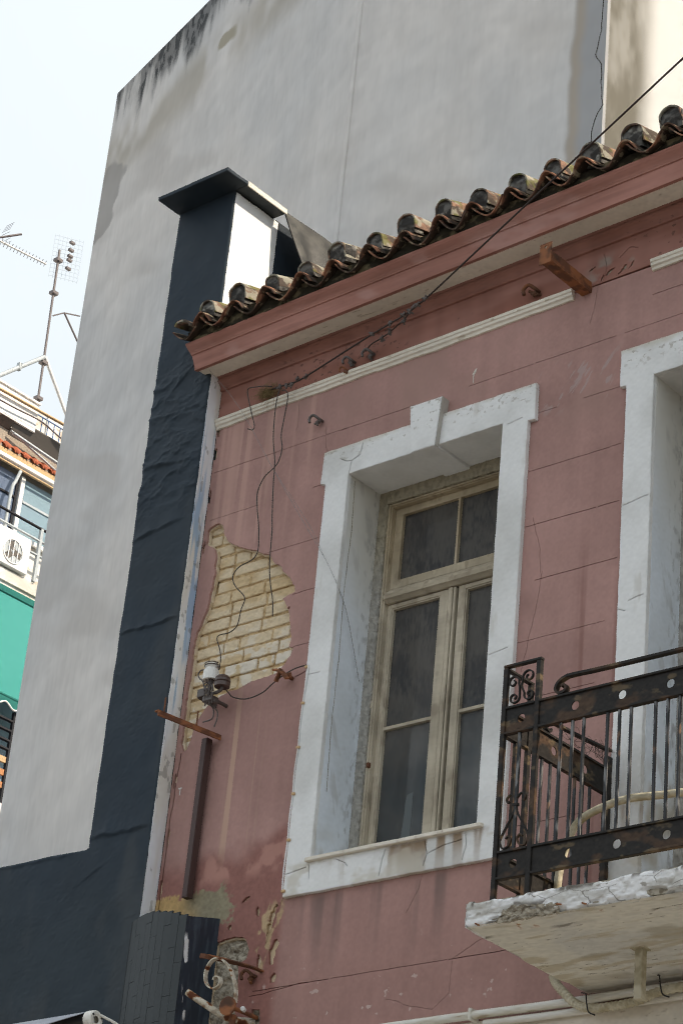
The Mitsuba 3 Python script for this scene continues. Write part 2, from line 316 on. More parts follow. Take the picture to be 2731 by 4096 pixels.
def iron_fn(p, n, uv):
    a = fbm(p.x * 9, p.y * 9, p.z * 14, 4)
    f = fbm(p.x * 60, p.y * 60, p.z * 60, 3)
    c = V((0.012, 0.011, 0.011), (0.030, 0.027, 0.024), f)
    r = smoothstep(0.52, 0.70, a)
    c = V(c, mi.Color3f(0.095, 0.055, 0.032) * (0.4 + f), r * 0.65)
    y = smoothstep(0.60, 0.72, fbm(p.x * 14 + 4, p.y * 14, p.z * 20, 4))
    return V(c, (0.22, 0.16, 0.09), y * 0.4)
mat('black_iron', bump({'type': 'principled', 'base_color': proc(iron_fn), 'roughness': 0.55, 'specular': 0.16}, GRAIN, 0.5))
def bar_fn(p, n, uv):
    f = fbm(p.x * 40, p.y * 40, p.z * 12, 4)
    c = V((0.011, 0.012, 0.014), (0.028, 0.029, 0.032), smoothstep(0.4, 0.7, f))
    c = V(c, (0.30, 0.30, 0.30), smoothstep(0.55, 0.70, fbm(p.x * 50, p.y * 50, p.z * 10 + 9, 3)) * 0.5)
    return V(c, (0.16, 0.09, 0.05), smoothstep(0.66, 0.74, fbm(p.x * 30, p.y * 30, p.z * 16 + 4, 3)) * 0.7)
mat('bar_iron', {'type': 'principled', 'base_color': proc(bar_fn), 'roughness': 0.52, 'specular': 0.38})
def rust_fn(p, n, uv):
    a = fbm(p.x * 22, p.y * 22, p.z * 22, 4)
    c = V((0.26, 0.105, 0.048), (0.13, 0.058, 0.034), smoothstep(0.38, 0.62, a))
    return V(c, (0.06, 0.035, 0.025), smoothstep(0.58, 0.72, fbm(p.x * 9 + 2, p.y * 9, p.z * 9, 3)) * 0.8)
mat('rusty_iron', bump({'type': 'principled', 'base_color': proc(rust_fn), 'roughness': 0.8, 'specular': 0.2}, GRAIN, 0.6))
def peel_fn(p, n, uv):
    a = fbm(p.x * 26, p.y * 26, p.z * 26, 4)
    c = V((0.62, 0.60, 0.54), (0.50, 0.45, 0.34), fbm(p.x * 50, p.y * 50, p.z * 50, 2))
    c = V(c, (0.30, 0.13, 0.05), smoothstep(0.54, 0.62, a))
    c = V(c, (0.30, 0.24, 0.17), smoothstep(0.5, 0.6, fbm(p.x * 40, p.y * 40, p.z * 40, 3)) * 0.6)
    return V(c, (0.12, 0.05, 0.03), smoothstep(0.60, 0.68, a))
mat('peeling_iron', bump(diffuse(proc(peel_fn)), GRAIN, 0.8))
plain('brown_pipe_paint', (0.062, 0.036, 0.033), 0.55, 0.35)
plain('dark_wire', (0.055, 0.045, 0.040), 0.6, 0.3)
plain('grey_wire', (0.20, 0.20, 0.20), 0.5, 0.4)
plain('black_cable', (0.045, 0.032, 0.028), 0.7, 0.2)
plain('clamp_metal', (0.085, 0.070, 0.065), 0.5, 0.5)
plain('porcelain', (0.66, 0.65, 0.62), 0.25, 0.5)
plain('brown_porcelain', (0.075, 0.048, 0.040), 0.3, 0.5)
plain('dry_straw', (0.20, 0.15, 0.075), 0.9, 0.1)
plain('black_tie', (0.02, 0.02, 0.02), 0.5, 0.3)

def slabwhite_fn(p, n, uv):
    a = fbm(p.x * 12, p.y * 12, p.z * 12, 4)
    f = fbm(p.x * 60, p.y * 60, p.z * 60, 3)
    c = V((0.76, 0.76, 0.76), (0.56, 0.55, 0.52), smoothstep(0.45, 0.62, a)) * (0.88 + 0.2 * f)
    ch = smoothstep(0.66, 0.72, fbm(p.x * 22 + 6, p.y * 22, p.z * 30, 4))
    c = V(c, (0.30, 0.28, 0.25), ch * 0.8)
    _, _2, _3 = voronoi(p.x * 4.5 + 0.5 * a, p.z * 13 + 0.4 * a)
    crk = smoothstep(0.035, 0.012, _2 - _) * smoothstep(0.50, 0.58, fbm(p.x * 7, p.z * 14, 2.0, 3))
    c = V(c, (0.42, 0.40, 0.36), smoothstep(0.52, 0.64, fbm(p.x * 5, p.z * 30, 8.0, 4)) * 0.6)
    c = V(c, (0.16, 0.14, 0.12), crk * 0.75)
    top = smoothstep(5.062, 5.085, p.z + 0.03 * (a - 0.5)) * smoothstep(0.46, 0.6, fbm(p.x * 30, p.y * 30, 1.0, 3))
    return V(c, (0.10, 0.085, 0.07), top * 0.85)
mat('slab_white', bump(diffuse(proc(slabwhite_fn)), ROUGH, 1.2))
def pipe_fn(p, n, uv):
    a = fbm(p.x * 9, p.y * 40, p.z * 40, 4)
    c = V((0.66, 0.65, 0.60), (0.56, 0.53, 0.45), smoothstep(0.35, 0.7, a))
    return V(c, (0.34, 0.26, 0.17), smoothstep(0.64, 0.74, a) * 0.7)
mat('painted_pipe', bump(diffuse(proc(pipe_fn)), GRAIN, 0.7))
def hose_fn(p, n, uv):
    a = fbm(p.x * 20, p.y * 20, p.z * 20, 4)
    return V((0.52, 0.48, 0.37), (0.36, 0.32, 0.22), smoothstep(0.35, 0.7, a))
mat('taped_hose', bump(diffuse(proc(hose_fn)), ROUGH, 0.6))
plain('awning_cloth_grey', (0.30, 0.31, 0.34), 0.9, 0.1)
plain('black_plastic', (0.03, 0.03, 0.032), 0.4, 0.4)
plain('white_plastic', (0.70, 0.68, 0.62), 0.4, 0.4)
def sheet_fn(p, n, uv):
    a = fbm(p.x * 6, p.y * 6, p.z * 6, 4)
    return V((0.030, 0.030, 0.028), (0.075, 0.073, 0.064), smoothstep(0.4, 0.7, a))
mat('lead_sheet', {'type': 'principled', 'base_color': proc(sheet_fn), 'roughness': 0.55, 'specular': 0.4})
# far block
def farwall_fn(p, n, uv):
    a = fbm(p.y * 1.5, p.z * 1.5, 1.0, 4)
    c = V((0.74, 0.73, 0.70), (0.62, 0.59, 0.53), smoothstep(0.45, 0.75, a))
    return V(c, (0.40, 0.25, 0.12), smoothstep(0.68, 0.76, fbm(p.y * 3, p.z * 6, 4.0, 4)) * 0.5)
mat('far_wall', diffuse(proc(farwall_fn)))
plain('far_shade', (0.34, 0.30, 0.25), 0.9, 0.1)
plain('far_metal', (0.42, 0.46, 0.48), 0.5, 0.4)
plain('far_canopy', (0.13, 0.12, 0.11), 0.7, 0.2)
def awn_fn(p, n, uv):
    return V((0.065, 0.30, 0.27), (0.085, 0.34, 0.31), fbm(p.y * 0.7, p.z * 0.7, 1.0, 3))
mat('green_cloth', two(diffuse(proc(awn_fn)))['bsdf'])
plain('dark_green', (0.03, 0.16, 0.14), 0.8, 0.1)
plain('far_orange', (0.48, 0.22, 0.10), 0.7, 0.2)
plain('far_ochre', (0.52, 0.36, 0.20), 0.7, 0.2)
plain('far_tile', (0.36, 0.115, 0.065), 0.8, 0.1)
plain('far_glass_dark', (0.13, 0.17, 0.25), 0.12, 0.5)
plain('far_glass_light', (0.22, 0.32, 0.38), 0.25, 0.5)
plain('far_dark', (0.02, 0.02, 0.024), 0.6, 0.2)
plain('far_blue', (0.16, 0.24, 0.42), 0.7, 0.2)
plain('white_gloss', (0.78, 0.78, 0.77), 0.5, 0.3)
plain('antenna_metal', (0.16, 0.14, 0.14), 0.5, 0.4)
plain('asphalt', (0.055, 0.055, 0.056), 0.9, 0.2)
def pav_fn(p, n, uv):
    e = dr.minimum(dr.abs(p.x * 2 - dr.round(p.x * 2)), dr.abs(p.y * 2 - dr.round(p.y * 2)))
    return V((0.17, 0.16, 0.15), (0.36, 0.34, 0.31), smoothstep(0.01, 0.02, e)) * (0.8 + 0.4 * cell_rand(dr.floor(p.x * 2 + 0.5), dr.floor(p.y * 2 + 0.5)))
mat('paving', diffuse(proc(pav_fn)))

# ------------------------------------------------------------------ mesh helpers
def TM(v, f): return trimesh.Trimesh(np.asarray(v, float), np.asarray(f, int), process=False)
def cat(ms): return trimesh.util.concatenate([m for m in ms if m is not None])
def add(key, mesh, m, smooth=False):
    """one entry of the scene under the next free number of its key"""
    k, i = key, 0
    while k in scene or k in labels:
        i += 1
        k = '%s_%03d' % (key, i)
    if isinstance(mesh, dict): scene[k] = {**mesh, 'bsdf': {'type': 'ref', 'id': m}}
    else: scene[k] = mikit.ply(mesh, m, smooth)
    return k
def thing(name, label, category, group=None):
    k, i = name, 0
    while k in labels or k in scene:
        i += 1
        k = '%s_%03d' % (name, i)
    labels[k] = {'label': label, 'category': category}
    if group: labels[k]['group'] = group
    return k
def box(x0, x1, y0, y1, z0, z1, c=0.0):
    if c <= 0: return trimesh.creation.box(bounds=[[x0, y0, z0], [x1, y1, z1]])
    P = []
    for sx, a, b in ((-1, x0, 1), (1, x1, -1)):
        for y, d in ((y0, 1), (y1, -1)):
            for z, e in ((z0, 1), (z1, -1)):
                P += [(a + b * c, y, z + 0), (a, y + d * c, z), (a, y, z + e * c)]
                P += [(a + b * c, y + 0, z + e * 0)]
    P = []
    for a, b in ((x0, 1), (x1, -1)):
        for y, d in ((y0, 1), (y1, -1)):
            for z, e in ((z0, 1), (z1, -1)):
                P += [(a, y + d * c, z + e * c), (a + b * c, y, z + e * c), (a + b * c, y + d * c, z)]
    return trimesh.convex.convex_hull(np.array(P))
def polys(g):
    if g.is_empty: return []
    return [q for q in getattr(g, 'geoms', [g]) if q.geom_type == 'Polygon' and q.area > 1e-7]
def ext(poly, y0, y1):
    """shapely polygon in (x, z) extruded from y0 (street side) to y1"""
    out = []
    for q in polys(poly):
        m = trimesh.creation.extrude_polygon(q, y1 - y0, engine='earcut')
        v = m.vertices
        out.append(TM(np.c_[v[:, 0], y1 - v[:, 2], v[:, 1]], m.faces))
    return cat(out) if out else None
def extr(poly, y0, y1, r):
    """the same with a small stepped round on the street-side edge"""
    return cat([ext(poly, y0 + r, y1), ext(poly.buffer(-0.3 * r), y0 + 0.3 * r, y0 + r - 1e-5), ext(poly.buffer(-r), y0, y0 + 0.3 * r - 1e-5)])
def extx(poly, x0, x1):
    """polygon in (y, z) extruded along x"""
    out = []
    for q in polys(poly):
        m = trimesh.creation.extrude_polygon(q, x1 - x0, engine='earcut')
        v = m.vertices
        out.append(TM(np.c_[x0 + v[:, 2], v[:, 0], v[:, 1]], m.faces))
    return cat(out)
def wob(poly, amp, step, seed=0, freq=None):
    """ragged outline"""
    g = poly.segmentize(step)
    fr = freq or 1.0 / (2.2 * step)
    def ring(r):
        a = np.array(r.coords)
        q = np.c_[a[:, :2] * fr, np.full(len(a), seed * 7.3)]
        return a[:, :2] + amp * 2 * np.c_[meshkit.fbm(q, 3, seed) - 0.5, meshkit.fbm(q + 31.7, 3, seed) - 0.5]
    out = [Polygon(ring(q.exterior), [ring(h) for h in q.interiors]).buffer(0) for q in polys(g)]
    return unary_union(out)
def spline(P, k=8):
    P = np.asarray(P, float)
    if len(P) < 3: return np.array([P[0] + (P[-1] - P[0]) * t for t in np.linspace(0, 1, k + 1)])
    Q = np.vstack([2 * P[0] - P[1], P, 2 * P[-1] - P[-2]])
    out = []
    for i in range(1, len(Q) - 2):
        a, b, c, d = Q[i - 1:i + 3]
        for t in np.linspace(0, 1, k, endpoint=False):
            out.append(0.5 * (2 * b + (c - a) * t + (2 * a - 5 * b + 4 * c - d) * t * t + (3 * b - a - 3 * c + d) * t ** 3))
    return np.array(out + [P[-1]])
def tube(P, r, n=8, k=8, flat=None, smooth=True):
    """swept tube along a spline; flat=(w, h, axis) makes it a flat bar, wide along the axis"""
    P = spline(P, k) if smooth else np.asarray(P, float)
    T = np.gradient(P, axis=0)
    T /= np.linalg.norm(T, axis=1, keepdims=True) + 1e-12
    rr = np.broadcast_to(np.asarray(r, float), len(P)) if np.ndim(r) else np.full(len(P), r)
    u = np.cross(T[0], [0.3, 0.5, 0.8])
    u /= np.linalg.norm(u)
    V_ = []
    for i in range(len(P)):
        if flat is not None:
            w = np.array(flat[2], float)
            w = w - T[i] * (w @ T[i])
            w /= np.linalg.norm(w) + 1e-9
            h = np.cross(T[i], w)
            for s, t in ((-1, -1), (1, -1), (1, 1), (-1, 1)): V_.append(P[i] + w * s * flat[0] / 2 + h * t * flat[1] / 2)
        else:
            u = u - T[i] * (u @ T[i])
            u /= np.linalg.norm(u)
            b = np.cross(T[i], u)
            for a in np.arange(n) * 2 * math.pi / n: V_.append(P[i] + rr[i] * (math.cos(a) * u + math.sin(a) * b))
    n = 4 if flat is not None else n
    F = []
    for i in range(len(P) - 1):
        for j in range(n):
            a, b, c, d = i * n + j, i * n + (j + 1) % n, (i + 1) * n + (j + 1) % n, (i + 1) * n + j
            F += [(a, b, c), (a, c, d)]
    e = (len(P) - 1) * n
    for j in range(1, n - 1): F += [(0, j + 1, j), (e, e + j, e + j + 1)]
    m = TM(V_, F)
    if flat is not None: m.fix_normals()
    return m
def lathe(prof, origin, axis=(0, 0, 1), n=20):
    """profile [(radius, height)] turned about an axis"""
    m = trimesh.creation.revolve(np.asarray(prof, float), sections=n)
    R = trimesh.geometry.align_vectors([0, 0, 1], axis)
    m.apply_transform(R)
    m.apply_translation(origin)
    return m
def grid(fn, U, W):
    """surface fn(u, w) -> xyz over two parameter arrays"""
    uu, ww = np.meshgrid(U, W, indexing='ij')
    P = fn(uu, ww).reshape(-1, 3)
    a = np.arange(len(U) * len(W)).reshape(len(U), len(W))
    q = np.stack([a[:-1, :-1], a[1:, :-1], a[1:, 1:], a[:-1, 1:]], -1).reshape(-1, 4)
    return TM(P, np.vstack([q[:, [0, 1, 2]], q[:, [0, 2, 3]]]))
def rough(mesh, amp, freq, seed=0, length=None):
    """a noisy surface: refine, then push the points about"""
    if length: mesh = mesh.subdivide_to_size(length)
    if isinstance(mesh, tuple): mesh = TM(*mesh)
    m = trimesh.Trimesh(mesh.vertices, mesh.faces, process=True)
    v = np.array(m.vertices)
    d = np.stack([meshkit.fbm(v * freq + 13 * k, 3, seed + k) - 0.5 for k in range(3)], 1)
    return TM(v + 2 * amp * d, m.faces)
def tilt(m):
    """the cornice is not quite level: it rises a little to the right"""
    v = np.array(m.vertices)
    v[:, 2] += 0.0118 * (v[:, 0] + 7.1)
    return TM(v, m.faces)
def spiral(cx, cz, r, turns, a0, y, shrink=0.25, n=22, sgn=1):
    out = []
    for t in np.linspace(0, 1, n):
        a, q = a0 + sgn * turns * 2 * math.pi * t, r * (1 - (1 - shrink) * t)
        out.append((cx + q * math.cos(a), y, cz + q * math.sin(a)))
    return out

XR = -3.4                      # right end of the house, outside the picture
# ------------------------------------------------------------------ the setting
add('street', box(-400, 400, -400, 400, -0.5, 0.0), 'asphalt')
add('pavement', box(-60, 60, -2.6, 0.3, -0.4, 0.13), 'paving')
add('pavement', box(-60, 60, -14, -8.2, -0.4, 0.13), 'paving')
for k in ('street', 'pavement', 'pavement_001'): labels[k] = {'kind': 'structure'}

# ------------------------------------------------------------------ the pink house
H = thing('pink_house', 'pink stucco house with tiled eave, white window surround and a bare brick patch', 'house')
HOLE = Polygon([(-9.33, 8.183), (-9.273, 8.195), (-9.229, 8.159), (-9.218, 8.111), (-9.173, 8.045), (-9.109, 8.002), (-9.042, 7.966), (-8.993, 7.944), (-8.929, 7.918), (-8.872, 7.884), (-8.829, 7.87), (-8.779, 7.811), (-8.713, 7.756), (-8.698, 7.728), (-8.635, 7.669), (-8.595, 7.61), (-8.578, 7.56), (-8.642, 7.555), (-8.671, 7.54), (-8.633, 7.483), (-8.604, 7.424), (-8.586, 7.318), (-8.567, 7.284), (-8.584, 7.222), (-8.55, 7.206), (-8.563, 7.164), (-8.613, 7.11), (-8.658, 7.073), (-8.759, 7.065), (-8.867, 7.059), (-8.923, 7.042), (-8.966, 7.033), (-9.011, 7.037), (-9.083, 7.016), (-9.168, 6.986), (-9.20, 6.96), (-9.255, 6.885), (-9.298, 6.736), (-9.324, 6.723), (-9.350, 6.79), (-9.357, 6.98), (-9.358, 7.062), (-9.358, 7.153), (-9.353, 7.243), (-9.354, 7.323), (-9.355, 7.397), (-9.347, 7.47), (-9.316, 7.544), (-9.289, 7.593), (-9.272, 7.708), (-9.261, 7.788), (-9.253, 7.861), (-9.268, 7.903), (-9.259, 7.952), (-9.272, 8.006), (-9.3, 8.036), (-9.352, 8.069), (-9.359, 8.165)]).buffer(0)
HOLE = HOLE.union(Polygon([(-9.357, 6.985), (-9.287, 6.955), (-9.257, 6.88), (-9.298, 6.736), (-9.324, 6.723), (-9.353, 6.79)]))
HOLEW = wob(HOLE, 0.010, 0.008, 3, 42)
CONC = wob(Polygon([(-8.90, 5.53), (-8.76, 5.545), (-8.671, 5.52), (-8.635, 5.463), (-8.652, 5.406), (-8.708, 5.386), (-8.690, 5.33), (-8.70, 5.224), (-8.69, 5.12), (-8.64, 5.06), (-8.60, 4.95), (-8.66, 4.86), (-8.90, 4.86)]), 0.014, 0.02, 5)
CAV = wob(Polygon([(-8.571, 5.123), (-8.516, 5.116), (-8.505, 5.045), (-8.50, 4.93), (-8.569, 4.95)]), 0.008, 0.015, 6)
WIN = sbox(-8.235, 5.86, -7.135, 8.223)
DOOR = sbox(-6.150, 5.07, -5.05, 8.223)
def crack(P, w=0.0016, seed=0, amp=0.012):
    g = LineString(P).segmentize(0.02)
    a = np.array(g.coords)
    q = np.c_[a * 12, np.full(len(a), seed * 3.1)]
    a = a + amp * 2 * np.c_[meshkit.fbm(q, 3, seed) - 0.5, meshkit.fbm(q + 9.1, 3, seed) - 0.5]
    return LineString(a).buffer(w, cap_style='flat', quad_segs=1)
JOINTS = [(8.562, -9.37, -8.30), (8.562, -8.36, -7.80), (8.566, -7.42, -6.42), (8.566, -6.37, XR), (8.229, -9.35, -8.46), (8.238, -6.93, -6.79), (8.238, -6.62, -6.38),
          (7.878, -8.84, -8.43), (7.885, -6.96, -6.36), (7.553, -8.60, -8.42), (7.547, -6.96, -6.36), (7.212, -8.55, -8.42), (7.215, -6.88, -6.36), (6.874, -6.98, -6.42),
          (6.541, -6.79, -6.47), (6.20, -6.95, -6.60), (5.858, -6.96, -6.40), (5.222, -8.58, XR), (8.75, -6.2, XR)]
slits = []
for i, (z, a, b) in enumerate(JOINTS):
    x = a
    while x < b:
        e = min(b, x + rng.uniform(0.35, 0.9))
        if rng.random() > 0.06: slits.append(crack([(x, z + rng.uniform(-.0015, .0015)), (e, z + rng.uniform(-.0015, .0015))], rng.uniform(0.0012, 0.0022), i, 0.0022))
        x = e + rng.uniform(0, 0.015)
for P, w in [([(-6.83, 7.25), (-6.86, 7.02), (-6.90, 6.87), (-6.93, 6.70)], .0014), ([(-6.91, 7.60), (-6.86, 7.40), (-6.84, 7.25)], .0012), ([(-7.48, 5.70), (-7.50, 5.62), (-7.58, 5.50)], .0012),
             ([(-8.20, 5.225), (-8.60, 5.19)], .002), ([(-7.25, 5.230), (-7.212, 5.241), (-7.108, 5.288), (-7.03, 5.31), (-6.95, 5.33)], .0014), ([(-8.72, 8.86), (-8.70, 8.70), (-8.72, 8.66)], .0012),
             ([(-8.47, 8.62), (-8.46, 8.48), (-8.44, 8.44)], .0010), ([(-7.25, 5.22), (-7.26, 5.05), (-7.36, 4.98), (-7.52, 5.02), (-7.66, 5.07)], .0009), ([(-8.52, 5.47), (-8.47, 5.62), (-8.42, 5.73)], .0016),
             ([(-8.38, 7.047), (-8.52, 7.02)], .003), ([(-6.56, 8.93), (-6.58, 8.80), (-6.60, 8.70)], .0012), ([(-9.345, 6.72), (-9.352, 6.50), (-9.362, 6.30), (-9.360, 6.0), (-9.366, 5.72)], .0045)]:
    slits.append(crack(P, w, len(slits), 0.012))
PEEL = unary_union([wob(affinity.rotate(affinity.scale(Point(x, z).buffer(r), sx, sz), an), r * 0.75, 0.006, 70 + i, 34) for i, (x, z, r, sx, sz, an) in enumerate([
    (-8.50, 5.60, .035, .5, 2.6, -14), (-8.46, 5.42, .040, .6, 1.7, -10), (-8.56, 5.38, .022, .8, 1.6, 0), (-8.60, 5.66, .020, .7, 1.5, 10), (-8.44, 5.27, .025, .9, 1.2, 0),
    (-9.370, 8.86, .020, .8, 2.2, 0), (-9.372, 8.70, .018, .8, 2.5, 0), (-9.374, 8.40, .014, .8, 3.5, 0), (-9.372, 8.05, .012, .8, 3.5, 0), (-9.366, 6.55, .013, .8, 3.5, 0), (-9.362, 6.20, .015, .9, 4.5, 0), (-9.366, 5.90, .013, .9, 4.5, 0),
    (-8.70, 5.745, .014, 2.2, .8, 20), (-8.80, 5.60, .012, 1.0, 1.4, 0), (-8.40, 7.20, .010, 1.0, 1.3, 0), (-8.40, 7.06, .010, 1.3, .8, 0), (-8.62, 7.47, .010, 1, 1, 0)])])
FACE = wob(sbox(-9.386, 4.888, -9.20, 8.935), 0.006, 0.02, 8).union(sbox(-9.36, 4.888, XR, 8.935))
SOLID = FACE.difference(unary_union([WIN.buffer(.028), DOOR.buffer(.028), HOLEW, CONC, CAV, PEEL]))
add(H + '__wall', ext(SOLID.difference(unary_union(slits)), 0.0, 0.016), 'pink_stucco')
add(H + '__wall__joint_bed', ext(SOLID.buffer(-0.004), 0.0125, 0.020), 'pink_stucco')
under = FACE.difference(unary_union([WIN.buffer(.028), DOOR.buffer(.028), wob(HOLE.buffer(-0.008), 0.008, 0.014, 13), CONC.buffer(-.01), CAV]))
add(H + '__wall__undercoat', ext(under, 0.0165, 0.036), 'undercoat')
# the bare brick
add(H + '__brickwork', rough(grid(lambda u, w: np.stack([u, 0.0445 + 0 * u, w], -1), np.linspace(-9.388, -8.5, 90), np.linspace(6.66, 8.24, 160)), 0.010, 26, 4), 'earth_mortar', True)
row = 0
z = 6.655
while z < 8.22:
    x = -9.385 - (0.135 if row % 2 else 0.0) + rng.uniform(-0.02, 0.02)
    while x < -8.5:
        L = rng.uniform(0.238, 0.262) if rng.random() > 0.14 else rng.uniform(0.11, 0.13)
        a, b = max(x, -9.388), x + L
        if b - a > 0.03 and sbox(a, z, b, z + 0.066).intersects(HOLE.buffer(0.02)):
            m = box(a, b, 0.035 + rng.uniform(-.004, .004), 0.06, z + rng.uniform(-.004, .004), z + 0.068 + rng.uniform(-.004, .004), 0.004)
            m = rough(m, 0.0042, 30, row, 0.035)
            add(H + '__brickwork__brick', m, 'limed_brick' if (z < 7.22 and rng.random() < 0.35) else 'yellow_brick', 25)
        x += L + rng.uniform(0.012, 0.02)
    z += 0.0826
    row += 1
# crumbling concrete low on the corner
def concf(u, w):
    P = np.stack([u, 0.030 + 0 * u, w], -1)
    return P + 0.055 * np.stack([0 * u, meshkit.fbm(P * 24, 4, 9) - 0.52, 0 * u], -1)
add(H + '__wall__broken_concrete', grid(concf, np.linspace(-8.92, -8.47, 110), np.linspace(4.84, 5.57, 170)), 'rough_concrete', True)
# masonry behind the plaster, side walls, ground floor
BACK = sbox(-9.388, 4.88, XR, 9.40).difference(unary_union([WIN.buffer(0.04), DOOR.buffer(0.04)]))
add(H + '__masonry', ext(BACK, 0.062, 0.36), 'earth_mortar')
add(H + '__masonry', cat([box(XR - .25, XR, 0.361, 8, 0, 9.45), box(-9.388, XR, 8.0, 8.25, 0, 9.45), box(-9.380, XR - .26, 0.361, 7.99, 4.7, 4.93), box(-9.380, XR - .26, 0.361, 7.99, 9.42, 9.47)]), 'room_dark')
add(H + '__ground_floor', box(-8.4, XR, -0.006, 0.36, 0.1, 4.884), 'cream_paint')
add(H + '__ground_floor', box(-9.388, -8.402, 0.0, 0.36, 0.1, 4.858), 'pink_stucco')
# frieze, cornice, string moulding
add(H + '__wall__paint_drip', ext(wob(unary_union([Polygon([(-7.398, 8.632), (-7.378, 8.664), (-7.366, 8.668), (-7.372, 8.640), (-7.384, 8.630)]), sbox(-7.389, 8.572, -7.384, 8.634)]), .003, .008, 2), -0.0012, -0.0002), 'white_paint')
add(H + '__wall__paint_drip', ext(wob(unary_union([sbox(-9.325, 6.492, -9.300, 6.502), sbox(-9.312, 6.455, -9.306, 6.495)]), .003, .008, 3), -0.0012, -0.0002), 'white_paint')
fr = sbox(-9.386, 8.936, XR, 9.19)
nick = [wob(affinity.rotate(affinity.scale(Point(x, z).buffer(r), 1.9, 0.45), 20 + 11 * i), r * 0.8, 0.004, int(1000 * r) + i, 60) for i, (x, z, r) in enumerate([(-6.60, 9.05, .012), (-6.48, 8.99, .018), (-6.40, 8.965, .022), (-6.34, 8.985, .014), (-6.53, 8.965, .012)])]
add(H + '__frieze', tilt(ext(fr.difference(unary_union(nick + [crack([(-6.52, 9.12), (-6.50, 9.02), (-6.52, 8.95)], .0014, 4), crack([(-6.42, 9.06), (-6.36, 9.10), (-6.30, 9.08)], .002, 7)])), -0.004, 0.012)), 'red_stucco')
add(H + '__frieze', tilt(ext(fr.buffer(-0.003), 0.006, 0.061)), 'rough_concrete')
cove = Polygon([(0.0, 9.165), (-0.018, 9.168), (-0.022, 9.178), (-0.014, 9.182), (-0.022, 9.200), (-0.040, 9.216), (-0.050, 9.220), (-0.050, 9.236), (-0.044, 9.240), (-0.064, 9.2515), (0.0, 9.2515)])
add(H + '__cornice__cove', tilt(extx(cove, -9.386, XR)), 'red_stucco', 35)
add(H + '__cornice__soffit', tilt(rough(box(-9.43, XR, -0.199, -0.0645, 9.246, 9.262), 0.0016, 9, 3, 0.06)), 'cream_paint', 40)
fas = Polygon([(-0.222, 9.238), (-0.195, 9.241), (-0.195, 9.40), (-0.05, 9.40), (-0.05, 9.425), (-0.272, 9.425), (-0.274, 9.412), (-0.268, 9.398), (-0.258, 9.385), (-0.246, 9.372), (-0.238, 9.360), (-0.236, 9.352), (-0.228, 9.350), (-0.225, 9.30)])
m = extx(fas, -9.44, XR).subdivide_to_size(0.25)
v = np.array(m.vertices)
v[:, 0] -= np.where(v[:, 0] < -9.40, np.clip(v[:, 2] - 9.26, 0, 1) * 0.36, 0)
v[:, 1] += 0.003 * (meshkit.fbm(v * 3, 2, 2) - 0.5) - 0.006 * (v[:, 0] + 7.1)
m.vertices = v
add(H + '__cornice__fascia', tilt(m), 'fascia_stucco', 30)
add(H + '__cornice__core', tilt(box(-9.40, XR, -0.190, 0.061, 9.270, 9.395)), 'earth_mortar')
mp = Polygon([(0.0, 8.888), (-0.012, 8.890), (-0.016, 8.905), (-0.026, 8.912), (-0.028, 8.928), (-0.034, 8.932), (-0.036, 8.948), (-0.028, 8.956), (0.0, 8.956)])
for a, b, s in ((-9.386, -6.712, 1), (-6.197, XR, 2)):
    m = rough(extx(mp, a, b), 0.0028, 7, s, 0.04)
    v = np.array(m.vertices)
    v[:, 2] += (0.0095 * (v[:, 0] + 7.1))
    bot = np.clip((8.91 - v[:, 2]) / 0.03, 0, 1)
    v[:, 2] += bot * 0.014 * (meshkit.fbm(np.c_[v[:, 0] * 6, 0 * v[:, 0], 0 * v[:, 0]], 3, 4) - 0.5)
    add(H + '__string_moulding', TM(v, m.faces), 'cream_paint', 40)
# ---- window
def ring(outer, inner): return Polygon(outer).difference(Polygon(inner))
W = H + '__window'
so = Polygon([(-8.440, 8.420), (-8.446, 8.212), (-8.406, 8.200), (-8.408, 5.703), (-6.970, 5.700), (-6.963, 8.190), (-6.917, 8.186), (-6.920, 8.416)])
so = wob(so.difference(sbox(-8.235, 5.875, -7.135, 8.223)), 0.0035, 0.02, 21)
cr = [crack(P, w, 40 + i, .0045) for i, (P, w) in enumerate([([(-8.235, 8.225), (-8.225, 8.27), (-8.22, 8.305), (-8.16, 8.33), (-8.145, 8.40)], .0018), ([(-8.22, 8.305), (-8.26, 8.315), (-8.31, 8.345)], .0012),
    ([(-8.404, 6.995), (-8.30, 6.99)], .0009), ([(-7.72, 5.86), (-7.735, 5.80), (-7.75, 5.72)], .002), ([(-7.46, 5.86), (-7.44, 5.79), (-7.46, 5.73)], .0016), ([(-7.44, 5.79), (-7.34, 5.82), (-7.22, 5.83)], .0012),
    ([(-7.20, 5.865), (-7.19, 5.80), (-7.21, 5.72)], .0014), ([(-8.05, 5.86), (-7.99, 5.83), (-7.97, 5.81)], .0014), ([(-8.40, 5.83), (-8.26, 5.85)], .0014), ([(-7.10, 8.21), (-7.0, 8.22)], .0009), ([(-7.13, 6.83), (-7.0, 6.845)], .0009), ([(-8.24, 5.86), (-8.23, 5.78)], .0016)])]
add(W + '__surround', extr(so.difference(unary_union(cr)), -0.030, -0.001, 0.004), 'white_paint')
add(W + '__surround', ext(so.buffer(-0.006), -0.012, -0.0008), 'rough_concrete')
key = Polygon([(-7.785, 8.516), (-7.555, 8.512), (-7.580, 8.204), (-7.752, 8.206)])
add(W + '__keystone', extr(wob(key, .003, .02, 4), -0.062, -0.0305, 0.006), 'white_paint')
add(W + '__keystone', extr(Polygon([(-7.785, 8.516), (-7.555, 8.512), (-7.560, 8.425), (-7.784, 8.425)]), -0.0304, -0.001, 0.001), 'white_paint')
add(W + '__keystone', box(-7.752, -7.580, -0.0303, 0.272, 8.205, 8.2225), 'white_paint')
